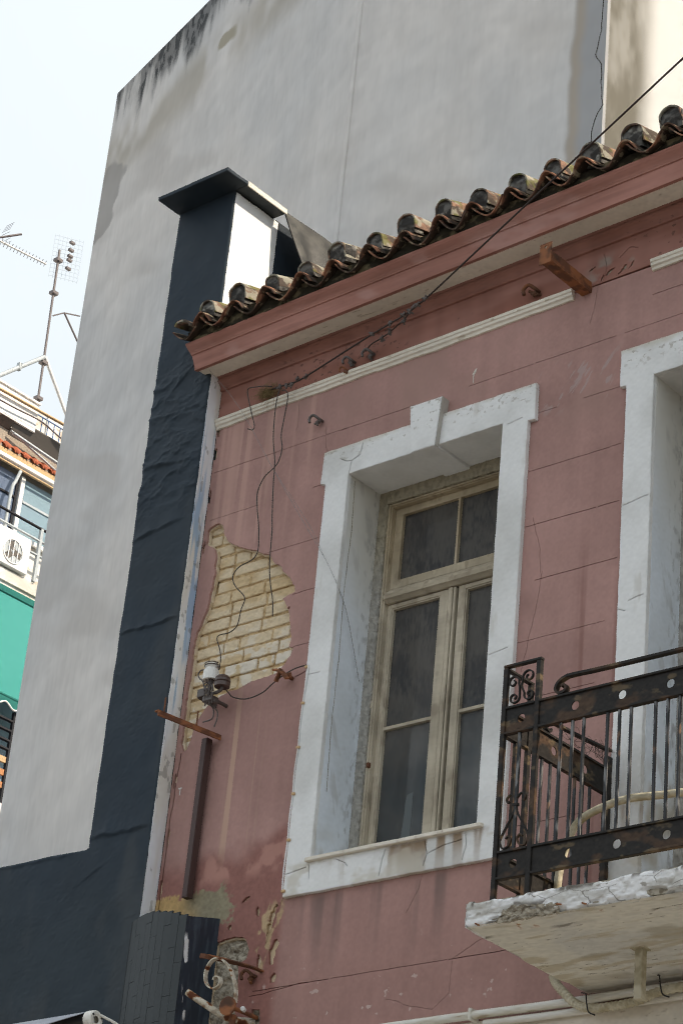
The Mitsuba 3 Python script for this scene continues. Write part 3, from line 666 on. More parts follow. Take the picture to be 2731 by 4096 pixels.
ks = Polygon([(-7.5535, 8.512), (-7.5505, 8.512), (-7.5755, 8.204), (-7.5785, 8.204)])
add(W + '__keystone__side', ext(ks, -0.0600, -0.0302), 'grimy_shaded_white')  # thin grey slabs: grime and painted shade on the side face
add(W + '__keystone__side', ext(Polygon([(-7.5535, 8.512), (-7.5505, 8.512), (-7.5555, 8.422), (-7.5585, 8.422)]), -0.0301, -0.0005), 'grimy_shaded_white')
add(W + '__reveal', rough(box(-8.262, -8.2352, -0.0007, 0.300, 5.80, 8.2225), 0.0015, 6, 31, 0.05), 'blue_white_paint', 40)
add(W + '__reveal', rough(box(-7.1348, -7.108, -0.0007, 0.300, 5.80, 8.2225), 0.0015, 6, 32, 0.05), 'blue_white_paint', 40)
add(W + '__lintel', rough(box(-8.262, -7.108, -0.0007, 0.300, 8.2235, 8.250), 0.0012, 6, 33, 0.05), 'white_paint', 40)
lo = crack([(-8.2345, 8.20), (-8.2345, 6.2)], .002, 3, .01)
add(W + '__reveal__crack', extx(wob(Polygon([(0.030, 8.2), (0.0325, 8.2), (0.0435, 7.9), (0.0285, 7.5), (0.0405, 7.1), (0.0325, 6.7), (0.0445, 6.3), (0.042, 6.3), (0.030, 6.7), (0.038, 7.1), (0.026, 7.5), (0.041, 7.9)]), .004, .02, 2), -8.2345, -8.2315), 'rough_plaster')
# sill slab in pieces
xs = [-8.255, -7.985, -7.62, -7.33, -7.085]
for a, b in zip(xs[:-1], xs[1:]):
    add(W + '__sill', rough(box(a, b - 0.002, -0.056, 0.30, 5.872, 5.893, 0.003), 0.0012, 20, int(-100 * a), 0.08), 'cream_paint', 40)
# rough plaster round the frame, then the wooden frame
gap = sbox(-8.2345, 5.894, -7.1355, 8.2225).difference(sbox(-8.172, 5.894, -7.198, 8.142))
pm = ext(gap, 0.262, 0.34).subdivide_to_size(0.008)
add(W + '__plaster_edge', rough(pm, 0.005, 75, 8), 'rough_plaster', True)
fr_o, fr_i = sbox(-8.178, 5.894, -7.192, 8.146), sbox(-8.150, 5.894, -7.220, 8.122)
add(W + '__frame', cat([ext(fr_o.difference(fr_i), 0.285, 0.39), ext(sbox(-8.170, 5.894, -7.20, 8.138).difference(sbox(-8.158, 5.894, -7.212, 8.128)), 0.274, 0.286)]), 'old_wood')
add(W + '__transom_sash', cat([ext(sbox(-8.149, 7.606, -7.221, 8.121).difference(unary_union([sbox(-8.094, 7.655, -7.690, 8.077), sbox(-7.676, 7.655, -7.276, 8.077)])), 0.318, 0.35)]), 'old_wood')
add(W + '__transom_sash__putty', ext(wob(sbox(-8.104, 7.646, -7.266, 8.086), .004, .012, 3).difference(unary_union([wob(sbox(-8.090, 7.659, -7.694, 8.070), .005, .012, 5), wob(sbox(-7.672, 7.659, -7.28, 8.070), .005, .012, 6)])), 0.350, 0.355), 'old_wood')
add(W + '__transom', extx(Polygon([(0.36, 7.508), (0.300, 7.508), (0.284, 7.520), (0.270, 7.526), (0.266, 7.548), (0.282, 7.556), (0.286, 7.574), (0.304, 7.588), (0.318, 7.604), (0.36, 7.604)]), -8.149, -7.221), 'old_wood', 35)
leafs = []
for nm, a, b, g0, g1 in (('left_leaf', -8.149, -7.705, -8.106, -7.775), ('right_leaf', -7.640, -7.221, -7.580, -7.262)):
    pane = unary_union([sbox(g0, 6.749, g1, 7.470), sbox(g0, 6.00, g1, 6.731)])
    add(W + '__' + nm, ext(sbox(a, 5.895, b, 7.505).difference(pane), 0.318, 0.350), 'old_wood')
    add(W + '__' + nm, ext(sbox(a + 0.022 if nm[0] == 'l' else a + .004, 5.895, b - 0.006, 7.500).difference(wob(sbox(g0 - .008, 5.99, g1 + .008, 7.478), .002, .02, 9)), 0.3125, 0.3178), 'old_wood')
add(W + '__meeting_post', cat([box(-7.703, -7.674, 0.300, 0.352, 5.895, 7.503, .004), box(-7.670, -7.655, 0.306, 0.352, 5.895, 7.503, .003)]), 'old_wood')
add(W + '__meeting_post', box(-7.6545, -7.6405, 0.335, 0.352, 5.895, 7.503), 'dark_gap')
for a, b, c_, d in ((-8.096, -7.688, 7.653, 8.079), (-7.678, -7.274, 7.653, 8.079), (-8.108, -7.773, 6.747, 7.472), (-8.108, -7.773, 5.998, 6.733), (-7.582, -7.260, 6.747, 7.472), (-7.582, -7.260, 5.998, 6.733)):
    add(W + '__pane', TM([(a, .341, c_), (b, .341, c_), (b, .341, d), (a, .341, d)], [(0, 1, 2), (0, 2, 3)]), 'dusty_glass')
add(W + '__taped_strip', ext(wob(Polygon([(-7.945, 6.00), (-7.875, 6.00), (-7.872, 6.335), (-7.915, 6.325)]), .006, .02, 5), 0.3385, 0.3395), 'tape')
add(W + '__added_pale_sheet', grid(lambda u, w: np.stack([u, 0.56 + 0.025 * np.sin(u * 60 + 2 * w), w + 0.05 * np.sin(u * 23) * (w < 6.4)], -1), np.linspace(-7.58, -7.24, 60), np.linspace(6.34, 6.62, 12)), 'far_metal', True)  # added pale sheet behind the pane, standing in for a reflected shape
add(W + '__latch', cat([lathe([(0.0, 0), (.006, 0), (.006, .045), (0, .045)], (-8.176, 0.276, 7.92)), lathe([(0.0, 0), (.006, 0), (.006, .045), (0, .045)], (-8.174, 0.276, 6.86))]), 'old_wood', True)
add(W + '__latch', cat([box(-8.166, -8.148, .268, .29, 6.505, 6.535, .003), lathe([(0, 0), (.007, 0), (.007, .03), (0, .03)], (-8.175, .262, 5.90))]), 'rusty_iron')
# ---- balcony door
D = H + '__balcony_door'
do = Polygon([(-6.366, 8.435), (-6.366, 8.215), (-6.324, 8.208), (-6.330, 5.07), (-4.87, 5.07), (-4.87, 8.20), (-4.83, 8.21), (-4.83, 8.435)])
do = wob(do.difference(sbox(-6.1525, 5.07, -5.0475, 8.223)), 0.004, 0.02, 23)
dc = [crack([(-6.32, 7.49), (-6.24, 7.505), (-6.16, 7.51)], .0012, 61, .006), crack([(-6.33, 6.9), (-6.28, 6.88)], .001, 62), crack([(-6.17, 6.95), (-6.26, 6.94)], .001, 64), wob(Polygon([(-6.155, 5.35), (-6.20, 5.16), (-6.19, 5.07), (-6.152, 5.07)]), .01, .02, 3)]
add(D + '__surround', extr(do.difference(unary_union(dc)), -0.030, -0.001, 0.004), 'white_paint')
add(D + '__surround', ext(do.buffer(-0.006), -0.012, -0.0008), 'rough_concrete')
add(D + '__reveal', rough(box(-6.178, -6.1515, -0.0007, 0.300, 5.09, 8.2225), 0.002, 6, 35, 0.05), 'blue_white_paint', 40)
add(D + '__reveal', rough(box(-5.0485, -5.023, -0.0007, 0.300, 5.09, 8.2225), 0.002, 6, 36, 0.05), 'blue_white_paint', 40)
add(D + '__lintel', rough(box(-6.178, -5.023, -0.0007, 0.300, 8.2215, 8.250), 0.0015, 6, 37, 0.05), 'white_paint', 40)
pm = ext(sbox(-6.152, 5.09, -5.048, 8.2225).difference(sbox(-6.09, 5.09, -5.11, 8.142)), 0.262, 0.34).subdivide_to_size(0.014)
add(D + '__plaster_edge', rough(pm, 0.005, 75, 9), 'rough_plaster', True)
add(D + '__frame', ext(sbox(-6.094, 5.09, -5.106, 8.146).difference(sbox(-6.062, 5.10, -5.138, 8.118)), 0.285, 0.39), 'old_wood')
add(D + '__transom', box(-6.062, -5.138, .29, .35, 7.508, 7.60), 'old_wood')
for a, b in ((-6.062, -5.625), (-5.575, -5.138)):
    add(D + '__leaf', ext(sbox(a, 5.10, b, 7.508).difference(unary_union([sbox(a + .06, 6.0, b - .06, 6.70), sbox(a + .06, 6.73, b - .06, 7.45)])), 0.318, 0.35), 'old_wood')
    add(D + '__pane', TM([(a + .05, .341, 5.99), (b - .05, .341, 5.99), (b - .05, .341, 7.46), (a + .05, .341, 7.46)], [(0, 1, 2), (0, 2, 3)]), 'dusty_glass')
    add(D + '__pane', TM([(a, .341, 7.60), (b, .341, 7.60), (b, .341, 8.12), (a, .341, 8.12)], [(0, 1, 2), (0, 2, 3)]), 'dusty_glass')
add(D + '__transom_mullion', box(-5.640, -5.560, .316, .352, 7.601, 8.119), 'old_wood')
add(D + '__meeting_post', box(-5.6245, -5.5755, 0.300, 0.352, 5.10, 7.507, .004), 'old_wood')
# ---- the roof: eave tiles one by one
PITCH = math.radians(17)
def place(v, xc, y0, z0, yaw=0.0, roll=0.0, pitch=PITCH):
    x, l, w = v[:, 0], v[:, 1], v[:, 2]
    x, w = x * math.cos(roll) - w * math.sin(roll), x * math.sin(roll) + w * math.cos(roll)
    X = xc + x * math.cos(yaw) - l * math.sin(yaw) * 1.0
    Y = y0 + (l * math.cos(pitch) - w * math.sin(pitch)) * math.cos(yaw)
    return np.c_[X, Y, z0 + l * math.sin(pitch) + w * math.cos(pitch)]
def tile(hw0, h0, hw1, h1, L, th, concave, seed, stilt=0.0, n=14, pw=0):
    V_, F = [], []
    S = 6
    for i in range(S):
        t = i / (S - 1)
        hw, h = hw0 + (hw1 - hw0) * t, h0 + (h1 - h0) * t
        for inset in (0, 1):
            a, b = hw - inset * th, h - inset * th
            for k in range(n):
                ang = math.pi * k / (n - 1)
                z = stilt + b * (1 - abs(math.cos(ang)) ** pw if pw else math.sin(ang)) if k not in (0, n - 1) or stilt == 0 else 0.0
                V_.append((a * math.cos(ang), L * t, -z if concave else z))
    st = 2 * n
    for i in range(S - 1):
        for k in range(n - 1):
            a, b = i * st + k, (i + 1) * st + k
            F += [(a, a + 1, b + 1), (a, b + 1, b)]
            c_, d = a + n, b + n
            F += [(c_, d + 1, c_ + 1), (c_, d, d + 1)]
        for k in (0, n - 1):
            a, b = i * st + k, (i + 1) * st + k
            F += [(a, b, b + n), (a, b + n, a + n)]
    for i in (0, S - 1):
        for k in range(n - 1):
            a = i * st + k
            F += [(a, a + n, a + n + 1), (a, a + n + 1, a + 1)]
    v = np.array(V_)
    v += 0.006 * np.stack([meshkit.fbm(v * 22 + 5 * seed + 9 * q, 3, 2) - 0.5 for q in range(3)], 1)
    v[:, 1] += np.where(v[:, 1] < 0.02, 0.012 * (meshkit.fbm(v * 40 + seed, 2, 5) - 0.5), 0)
    return TM(v, F)
R = H + '__roof'
PX = [-9.585, -9.322, -9.064, -8.782, -8.516, -8.255, -7.989, -7.730, -7.461, -7.227, -6.961, -6.710, -6.460, -6.187, -5.916]
while PX[-1] < XR - 0.3: PX.append(PX[-1] + 0.263 + rng.uniform(-.012, .012))
def put(key, m, mt, sm=35): add(R + '__' + key, tilt(m), mt, sm)
for i, x in enumerate(PX):
    s = 10 + i
    r = lambda a: rng.uniform(-a, a)
    if i + 1 < len(PX):
        xm, sp = (x + PX[i + 1]) / 2, PX[i + 1] - x
        m = tile(sp * 0.42, 0.088, sp * 0.38, 0.078, 0.46, 0.009, True, s, pw=1.7)
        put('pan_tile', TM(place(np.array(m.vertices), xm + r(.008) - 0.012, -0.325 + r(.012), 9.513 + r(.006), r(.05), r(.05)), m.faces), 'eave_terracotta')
    if i == 0: continue
    m = tile(0.078, 0.082, 0.070, 0.072, 0.46, 0.009, False, s + 40, pw=1.8)
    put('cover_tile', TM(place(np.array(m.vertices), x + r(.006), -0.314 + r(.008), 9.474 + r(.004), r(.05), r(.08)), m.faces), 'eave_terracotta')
    big = rng.uniform(0.82, 1.03)
    h, st, yw, rl, y0 = 0.058 * big, 0.054 * big + r(.010), r(.16), r(.20), -0.262 + r(.03)
    m = tile(0.071 * big, h, 0.060, 0.052, 0.50, 0.009, False, s + 80, stilt=st)
    zb = 9.568 + r(.006)
    put('cover_tile', TM(place(np.array(m.vertices), x + r(.006), y0, zb, yw, rl), m.faces), 'roof_terracotta')
    a = np.linspace(0, math.pi, 14)
    pr = Polygon([(0.067 * big * math.cos(t), st + (h - .006) * math.sin(t)) for t in a] + [(-0.058, -0.026), (0.058, -0.026)])
    pm = ext(wob(pr, .004, .012, s), 0, 0.09).subdivide_to_size(0.02)
    v = np.array(pm.vertices)
    v[:, 1] += 0.020 * (meshkit.fbm(v * 20 + 3 * s, 3, 6) - 0.5) + 0.25 * np.clip(v[:, 2] - 0.02, 0, 1)
    put('mortar_plug', TM(place(v, x, y0 - 0.001, zb, yw, rl), pm.faces), 'plug_mortar', 30)
    for c_, (yy, dz) in enumerate(((0.13, 0.028), (0.50, 0.028))):
        m = tile(0.066, 0.062, 0.056, 0.052, 0.46, 0.012, False, s + 120 + 40 * c_, stilt=0.02)
        put('cover_tile', TM(place(np.array(m.vertices), x + r(.01), yy, 9.560 + (yy + 0.26) * math.tan(PITCH) + dz, r(.05), r(.05)), m.faces), 'roof_terracotta')
m = tile(0.070, 0.045, 0.060, 0.04, 0.30, 0.014, False, 3)
put('cover_tile', TM(place(np.array(m.vertices), -9.455, -0.345, 9.492, 0.10, -0.25), m.faces), 'roof_terracotta')
mm = rough(box(-9.47, XR, -0.255, 0.02, 9.424, 9.500), 0.018, 12, 6, 0.03)
put('eave_mortar', mm, 'mossy_dirt', 30)
dk = TM(place(np.array([(a, b, c_) for a in (-9.388, XR) for b in (0.02, 4.6) for c_ in (0, .03)], float) - np.array([0, 0, 0]), 0, -0.26, 9.48), trimesh.creation.box((1, 1, 1)).faces)
dk = trimesh.convex.convex_hull(dk.vertices)
add(R + '__deck', dk, 'mossy_dirt')
bk = dk.copy()
bk.vertices[:, 1] = 8.27 - (bk.vertices[:, 1] - bk.vertices[:, 1].min())
add(R + '__deck', trimesh.convex.convex_hull(bk.vertices), 'roof_terracotta')
add(R + '__gable', extx(Polygon([(0.0, 9.44), (8.2, 9.44), (4.1, 10.72)]), XR - .24, XR - .01), 'pink_stucco')
# ------------------------------------------------------------------ the black party wall left of the house
B = thing('black_party_wall', 'black painted wall with a tall narrow capped pier beside the pink house', 'wall')
def wrinkle(x, z):
    P = np.stack([x, 0 * x, z], -1)
    d = 0.003 * (meshkit.fbm(P * 6, 4, 1) - 0.5) + 0.0016 * (meshkit.fbm(P * 40, 2, 2) - 0.5)
    lump = np.clip((z - 8.25) / 0.25, 0, 1) * np.clip((9.55 - z) / 0.3, 0, 1)
    rid = 1 - np.abs(2 * meshkit.fbm(P * np.array([5, 1, 7.5]), 4, 7) - 1) * 2.2
    d = d + lump * (0.012 * np.clip(rid, 0, 1) ** 2 + 0.010 * (meshkit.fbm(P * 9, 3, 9) - 0.45))
    for zc, sl, amp, w, x0, x1, s in ((8.215, 0.16, 0.016, 0.030, -9.92, -9.44, 1), (7.555, 0.02, 0.013, 0.022, -9.92, -9.38, 2), (6.262, 0.02, 0.018, 0.035, -9.92, -9.39, 3), (8.655, -0.10, 0.016, 0.028, -9.92, -9.44, 4),
                                      (9.25, 0.9, 0.012, 0.03, -9.75, -9.42, 5), (6.12, 0.5, 0.006, 0.03, -10.0, -9.7, 6), (6.19, 0.0, 0.007, 0.03, -10.9, -9.95, 8), (5.72, 0.05, .006, .012, -9.52, -9.40, 9)):
        c = zc + sl * (x + 9.65) + 0.035 * (meshkit.fbm(np.stack([x * 9, 0 * x, 0 * x + s], -1), 3, s) - 0.5)
        t = z - c
        m = np.clip((x - x0) / 0.1, 0, 1) * np.clip((x1 - x) / 0.1, 0, 1) * (0.4 + 1.2 * meshkit.fbm(np.stack([x * 12, 0 * x + s, 0 * x], -1), 2, s + 3))
        d = d + 0.8 * amp * m * np.where(t > 0, np.exp(-t / (w * 2.2)), np.exp(-(t / (w * 0.35)) ** 2))
    return d
YB = -0.110
def pier_l(z): return -9.893 + 0.014 * (meshkit.fbm(np.stack([0 * z, 0 * z, z * 5], -1), 4, 3) - 0.5)
def pier_r(z): return -9.391 + 0.004 * (meshkit.fbm(np.stack([0 * z + 4, 0 * z, z * 9], -1), 3, 4) - 0.5)
def pf(u, w):
    l, r = pier_l(w), pier_r(w)
    x = l + (r - l) * u
    y = YB - wrinkle(x, w)
    e = np.minimum(np.minimum(u, 1 - u) * 0.5, 0.012) / 0.012
    return np.stack([x, y + 0.010 * (1 - e) ** 2, w], -1)
add(B + '__pier', grid(pf, np.linspace(0, 1, 84), np.linspace(6.20, 10.606, 560)), 'black_membrane', True)
add(B + '__pier', box(-9.888, -9.393, YB + 0.008, 0.32, 0.1, 10.604), 'black_tile')
def wf(u, w):
    top = 6.197 + 0.02 * (meshkit.fbm(np.stack([u * 3, 0 * u, 0 * u], -1), 3, 6) - 0.5)
    z = 3.0 + (top - 3.0) * w
    z = np.where(u > -9.88, 3.0 + (6.203 - 3.0) * w, z)
    y = YB - wrinkle(u, z)
    e = np.clip((top - z) / 0.012, 0, 1)
    return np.stack([u, np.where(u > -9.90, y, y + 0.012 * (1 - e) ** 2), z], -1)
add(B + '__wall', grid(wf, np.r_[np.linspace(-20, -11.2, 40), np.linspace(-11.19, -9.391, 180)], np.r_[np.linspace(0, .5, 30), np.linspace(0.505, 1, 210)]), 'black_membrane', True)
add(B + '__wall', box(-20, -9.889, YB + 0.010, 0.30, 0.1, 6.190), 'black_tile')
# blue-white painted side of the pier, then dark pieces behind it
st = wob(sbox(YB + 0.004, 5.66, -0.001, 9.30), 0.006, 0.02, 41)
add(B + '__side_strip', extx(st, -9.3925, -9.3895), 'strip_paint')
st2 = wob(sbox(YB + 0.014, 9.43, 0.312, 10.60), 0.007, 0.02, 42)
add(B + '__side_strip', extx(st2, -9.3925, -9.3890), 'white_gloss')
add(B + '__side_strip', extx(wob(sbox(0.322, 9.5, 1.09, 10.60), .01, .03, 4), -9.60, -9.388), 'black_membrane')  # party wall behind the pier, coloured dark for the shade under the sheet
add(B + '__side_strip', box(-9.60, -9.392, 0.29, 1.05, 10.42, 10.611), 'black_tile')  # added dark filler closing the bright gap under the cap
# cap and the sheet hanging from it
capm = rough(cat([box(-9.905, -9.285, -0.300, -0.105, 10.610, 10.640, .004)]), 0.004, 9, 2, 0.05)
add(B + '__cap', capm, 'black_membrane', 30)
add(B + '__cap', rough(box(-9.905, -9.292, -0.104, 0.275, 10.612, 10.640, .004), 0.004, 9, 3, 0.05), 'black_tile', 30)  # dark body paints in the underside shade; the cream strip is its lit edge
add(B + '__cap__edge_strip', rough(box(-9.291, -9.283, -0.103, 0.278, 10.606, 10.645, .002), 0.002, 12, 3, 0.04), 'cream_paint', 30)
SHY = 0.10
def shf(u, w):
    y = 0.262 + 0.56 * u + SHY * w * (1 - u)
    x = -9.292 + 0.20 * w + 0.030 * np.sin(u * 12 + w * 2) * w + 0 * u
    z = 10.628 + 0.03 * u - (0.68 - 0.10 * u) * w + 0.030 * np.sin(u * 11 + 0.8) * w - 0.05 * np.clip(u - .7, 0, 1)
    return np.stack([x, y, z], -1)
s1 = grid(shf, np.linspace(0, 1, 40), np.linspace(0, 1, 24))
s2 = grid(lambda u, w: shf(u, w) - np.array([0.006, 0, 0.006]), np.linspace(0, 1, 40), np.linspace(0, 1, 24))
add(B + '__flashing_sheet', cat([s1, s2]), 'lead_sheet', True)
# tiled bay at the foot
xs = np.linspace(-9.425, -8.878, 10)
def bayy(x): return -0.250 + 0.130 * np.clip((x + 8.878) / -0.547, 0, 1) ** 2
def baytop(x): return 5.605 + 0.085 * np.clip((x + 8.878) / -0.547, 0, 1) + 0.03 * np.sin(np.clip((x + 8.878) / -0.547, 0, 1) * math.pi)
outl = [(x, bayy(x) + 0.006) for x in np.linspace(-9.44, -8.8785, 14)] + [(-8.8785, 0.0), (-9.44, 0.0)]
bm = trimesh.creation.extrude_polygon(Polygon(outl), 5.9, engine='earcut')
v = np.array(bm.vertices)
v[:, 2] = np.where(v[:, 2] > 1, np.where(v[:, 1] > -0.05, baytop(v[:, 0]) + .058, baytop(v[:, 0]) - 0.002), 0.1)
add(B + '__bay', TM(v, bm.faces), 'tile_joint')
def bayside(u, w):
    P = np.stack([-8.877 + 0 * u, u, w], -1)
    topz = 5.602 + (u + 0.25) / 0.25 * 0.060
    zz_ = 3.0 + (topz - 3.0) * w
    d = 0.006 * (meshkit.fbm(np.stack([0 * u, u * 14, zz_ * 10], -1), 4, 5) - 0.5)
    return np.stack([-8.8765 + d, u, zz_], -1)
add(B + '__bay__painted_return', grid(bayside, np.linspace(-0.2505, 0.004, 40), np.r_[np.linspace(0, .6, 20), np.linspace(.61, 1, 120)]), 'navy_paint', True)
for i in range(9):
    a, b = xs[i] + 0.0008, xs[i + 1] - 0.0008
    z = 3.6 + (0.11 if i % 2 else 0.0) + 0.02 * i
    while z < 5.72:
        e = z + 0.265
        top = min(e - 0.002, float(baytop((a + b) / 2)))
        if top - z > 0.02:
            q = [(a, bayy(a)), (b, bayy(b))]
            o = rng.uniform(-.0012, .0012)
            V_ = [(x, y + o + dy, zz_) for zz_ in (z, min(top, 9)) for dy in (0, 0.012) for x, y in q]
            m = trimesh.convex.convex_hull(np.array(V_))
            add(B + '__bay__tile', m, 'black_tile')
        z = e
# ------------------------------------------------------------------ tall grey building behind
G = thing('grey_building', 'tall blank grey plastered building rising behind the pink house and its tiled eave', 'building')
foot = Polygon([(-13.652, 2.328), (-9.600, 1.100), (-7.386, 1.100), (-7.386, 9.0), (-13.652, 11.5)])
gm = trimesh.creation.extrude_polygon(foot, 14.8, engine='earcut')
add(G + '__wall', gm, 'grey_plaster')
add(G + '__corner_bead', rough(box(-9.622, -9.585, 1.088, 1.14, 9.0, 14.79, .004), 0.004, 2.2, 5, 0.12), 'grey_plaster', 30)
add(G + '__roof_edge', cat([box(-9.5, -7.45, 1.2, 8.8, 14.8, 14.83)]), 'far_metal')
cw = wob(LineString([(-7.42, 12.9), (-7.419, 12.09), (-7.425, 11.857), (-7.468, 11.67), (-7.412, 11.565), (-7.396, 11.226), (-7.442, 11.124), (-7.471, 11.032), (-7.48, 10.6)]).buffer(0.0022, cap_style='flat'), 0.014, 0.03, 3)
add(G + '__wall__crack', ext(cw, 1.0975, 1.102), 'dark_gap')
# ------------------------------------------------------------------ balcony and railing
K = thing('balcony', 'concrete balcony slab with flaking white edge and cream underside, right of the window', 'balcony')
XL, XE = -6.432, -3.75
def slab_nz(P, a, f, s): return a * (meshkit.fbm(P * f, 4, s) - 0.5)
def sfront(u, w):
    z = 4.978 + 0.112 * w
    P = np.stack([u, 0 * u, z], -1)
    lip = np.clip((w - 0.0) / 0.22, 0, 1)
    y = -0.940 - slab_nz(P, 0.016, 7, 3) - slab_nz(P, 0.007, 60, 4) + 0.020 * (1 - lip) * (meshkit.fbm(np.stack([u * 5, 0 * u, 0 * u], -1), 3, 8) > 0.5)
    bite = np.clip((meshkit.fbm(np.stack([u * 7, 0 * u, z * 18], -1), 3, 12) - 0.60) * 8, 0, 1) * (1 - np.clip((w - 0.15) / 0.4, 0, 1))
    y = y + 0.035 * bite
    e = np.clip(np.minimum(w, 1 - w) / 0.12, 0, 1)
    zt = z + np.where(w > 0.85, slab_nz(P, 0.026, 22, 5), 0)
    return np.stack([u + np.where(u < XL + .03, (1 - e) * 0.012, 0), y + 0.012 * (1 - e) ** 2, zt - 0.0022 * (u - XL)], -1)
add(K + '__front_edge', grid(sfront, np.linspace(XL, XE, 520), np.linspace(0, 1, 30)), 'slab_white', True)
def sunder(u, w):
    y = -0.936 + 0.936 * w
    P = np.stack([u, y, 0 * u], -1)
    z = 4.978 - 0.030 * w + slab_nz(P, 0.010, 7, 6) - 0.006 * np.exp(-((y + 0.80 + 0.012 * (meshkit.fbm(P * 6, 3, 9) - .5)) / 0.006) ** 2) * -1
    z = z - 0.0022 * (u - XL) * (1 - w)
    step = np.clip((y + 0.80) / 0.004, 0, 1) * 0.006
    return np.stack([u + np.where(u < XL + .01, 0.02 * (meshkit.fbm(P * 14, 3, 2) - .5), 0), y, z - step], -1)
add(K + '__underside', grid(sunder, np.linspace(XL, XE, 300), np.linspace(0, 1, 170)), 'slab_underside', True)
def sleft(u, w):
    y = -0.945 + 0.945 * u
    P = np.stack([0 * u, y, w], -1)
    z0 = 4.975 - 0.028 * u
    z = z0 + (5.088 - z0) * w
    return np.stack([XL - slab_nz(P, 0.02, 14, 7), y, z], -1)
add(K + '__side', grid(sleft, np.linspace(0, 1, 90), np.linspace(0, 1, 16)), 'slab_white', True)
add(K + '__core', box(XL + 0.012, XE, -0.925, -0.004, 4.985, 5.080), 'rough_concrete')
add(K + '__floor', rough(box(XL + 0.01, XE, -0.93, -0.004, 5.081, 5.088), 0.003, 12, 3, 0.08), 'rough_concrete', 40)
fr_ = [wob(Polygon([(-6.25, 5.0), (-6.20, 5.03), (-6.12, 5.035), (-6.02, 5.022), (-5.93, 5.018), (-5.93, 4.975), (-6.26, 4.972)]), .006, .012, 8)]
add(K + '__broken_edge', rough(ext(fr_[0], -0.947, -0.93).subdivide_to_size(.010), 0.014, 60, 5), 'rough_concrete', 30)
add(K + '__exposed_bar', cat([tube([(-6.37, -.952, 4.985), (-6.345, -.956, 4.972)], .004, 6), tube([(-5.93, -.955, 5.008), (-5.905, -.957, 5.002)], .004, 6), tube([(-5.80, -.952, 4.995), (-5.775, -.955, 4.985)], .004, 6)]), 'rusty_iron')

N = thing('balcony_railing', 'black wrought iron balcony railing with pierced bands and scrolled corner panel', 'railing')
YR, XA = -0.880, -6.334
Z1, Z2, Z3, Z4 = 5.903, 6.030, 5.203, 5.327
def plate_x(x0, x1, z0, z1, holes, y=YR, th=0.006):
    g = sbox(x0, z0, x1, z1)
    for h in holes: g = g.difference(Point(h, (z0 + z1) / 2).buffer(0.0215))
    return ext(g, y - th / 2, y + th / 2)
def fl(x0, x1, z): return box(x0, x1, YR - .014, YR + .014, z - 0.006, z + 0.006, .002)
XRR = XE + 0.06
hx = [-5.934 + 0.2535 * i for i in range(9)]
add(N + '__corner_post', box(-6.346, -6.322, YR - .012, YR + .012, 5.082, 6.236, .002), 'black_iron')
add(N + '__post', box(-6.158, -6.132, YR - .012, YR + .012, 5.082, 6.236, .002), 'black_iron')
add(N + '__post', box(XRR - .024, XRR, YR - .012, YR + .012, 5.082, 6.236, .002), 'black_iron')
add(N + '__panel_top', box(-6.346, -6.130, YR - .013, YR + .013, 6.237, 6.250, .002), 'black_iron')
for z0, z1 in ((Z1, Z2), (Z3, Z4)):
    add(N + '__pierced_band', cat([plate_x(-6.131, XRR - .025, z0, z1, hx), fl(-6.131, XRR - .025, z0), fl(-6.131, XRR - .025, z1)]), 'black_iron')
    add(N + '__pierced_band', cat([plate_x(-6.321, -6.159, z0, z1, [-6.235]), fl(-6.321, -6.159, z0), fl(-6.321, -6.159, z1)]), 'black_iron')
bx = []
x = -6.008
while x < XRR - 0.1:
    bx += [x, x + 0.0635, x + 0.125]
    x += 0.2535
for x in bx:
    add(N + '__bar', box(x - .0065, x + .0065, YR - .0065, YR + .0065, Z4 + .006, Z1 - .006, .0015), 'bar_iron')
add(N + '__bar', box(-6.246, -6.230, YR - .006, YR + .006, Z4 + .006, Z1 - .006, .0015), 'bar_iron')
# scrolls
def scr(P, w=0.012, t=0.006): return tube(P, 0, k=4, flat=(w, t, (0, 1, 0)))
def sp(cx, cz, r, a0, turns, sgn, y=YR): return spiral(cx, cz, r, turns, math.radians(a0), y, 0.22, 18, sgn)
def mirrored(P, c): return [(2 * c - p[0], p[1], p[2]) for p in P]
up = [sp(-6.205, 6.172, .036, 200, 1.25, -1), sp(-6.292, 6.158, .034, -20, 1.25, 1), sp(-6.283, 6.078, .032, 20, 1.25, -1), sp(-6.196, 6.080, .032, 160, 1.25, 1)]
add(N + '__scroll', cat([scr(q) for q in up] + [scr([up[0][0], (-6.243, YR, 6.13), up[3][0]]), scr([up[1][0], (-6.254, YR, 6.12), up[2][0]])]), 'black_iron')
lyre = [(-6.240, YR, 5.545), (-6.252, YR, 5.50), (-6.292, YR, 5.432), (-6.316, YR, 5.385), (-6.300, YR, 5.345), (-6.268, YR, 5.352), (-6.256, YR, 5.382), (-6.272, YR, 5.400), (-6.284, YR, 5.388)]
top_ = [(-6.240, YR, 5.545), (-6.243, YR, 5.575), (-6.268, YR, 5.597), (-6.290, YR, 5.580), (-6.284, YR, 5.560), (-6.272, YR, 5.566)]
add(N + '__scroll', cat([scr(p) for p in (lyre, mirrored(lyre, -6.238), top_, mirrored(top_, -6.238))] + [box(-6.252, -6.224, YR - .009, YR + .009, 5.538, 5.550)]), 'black_iron')
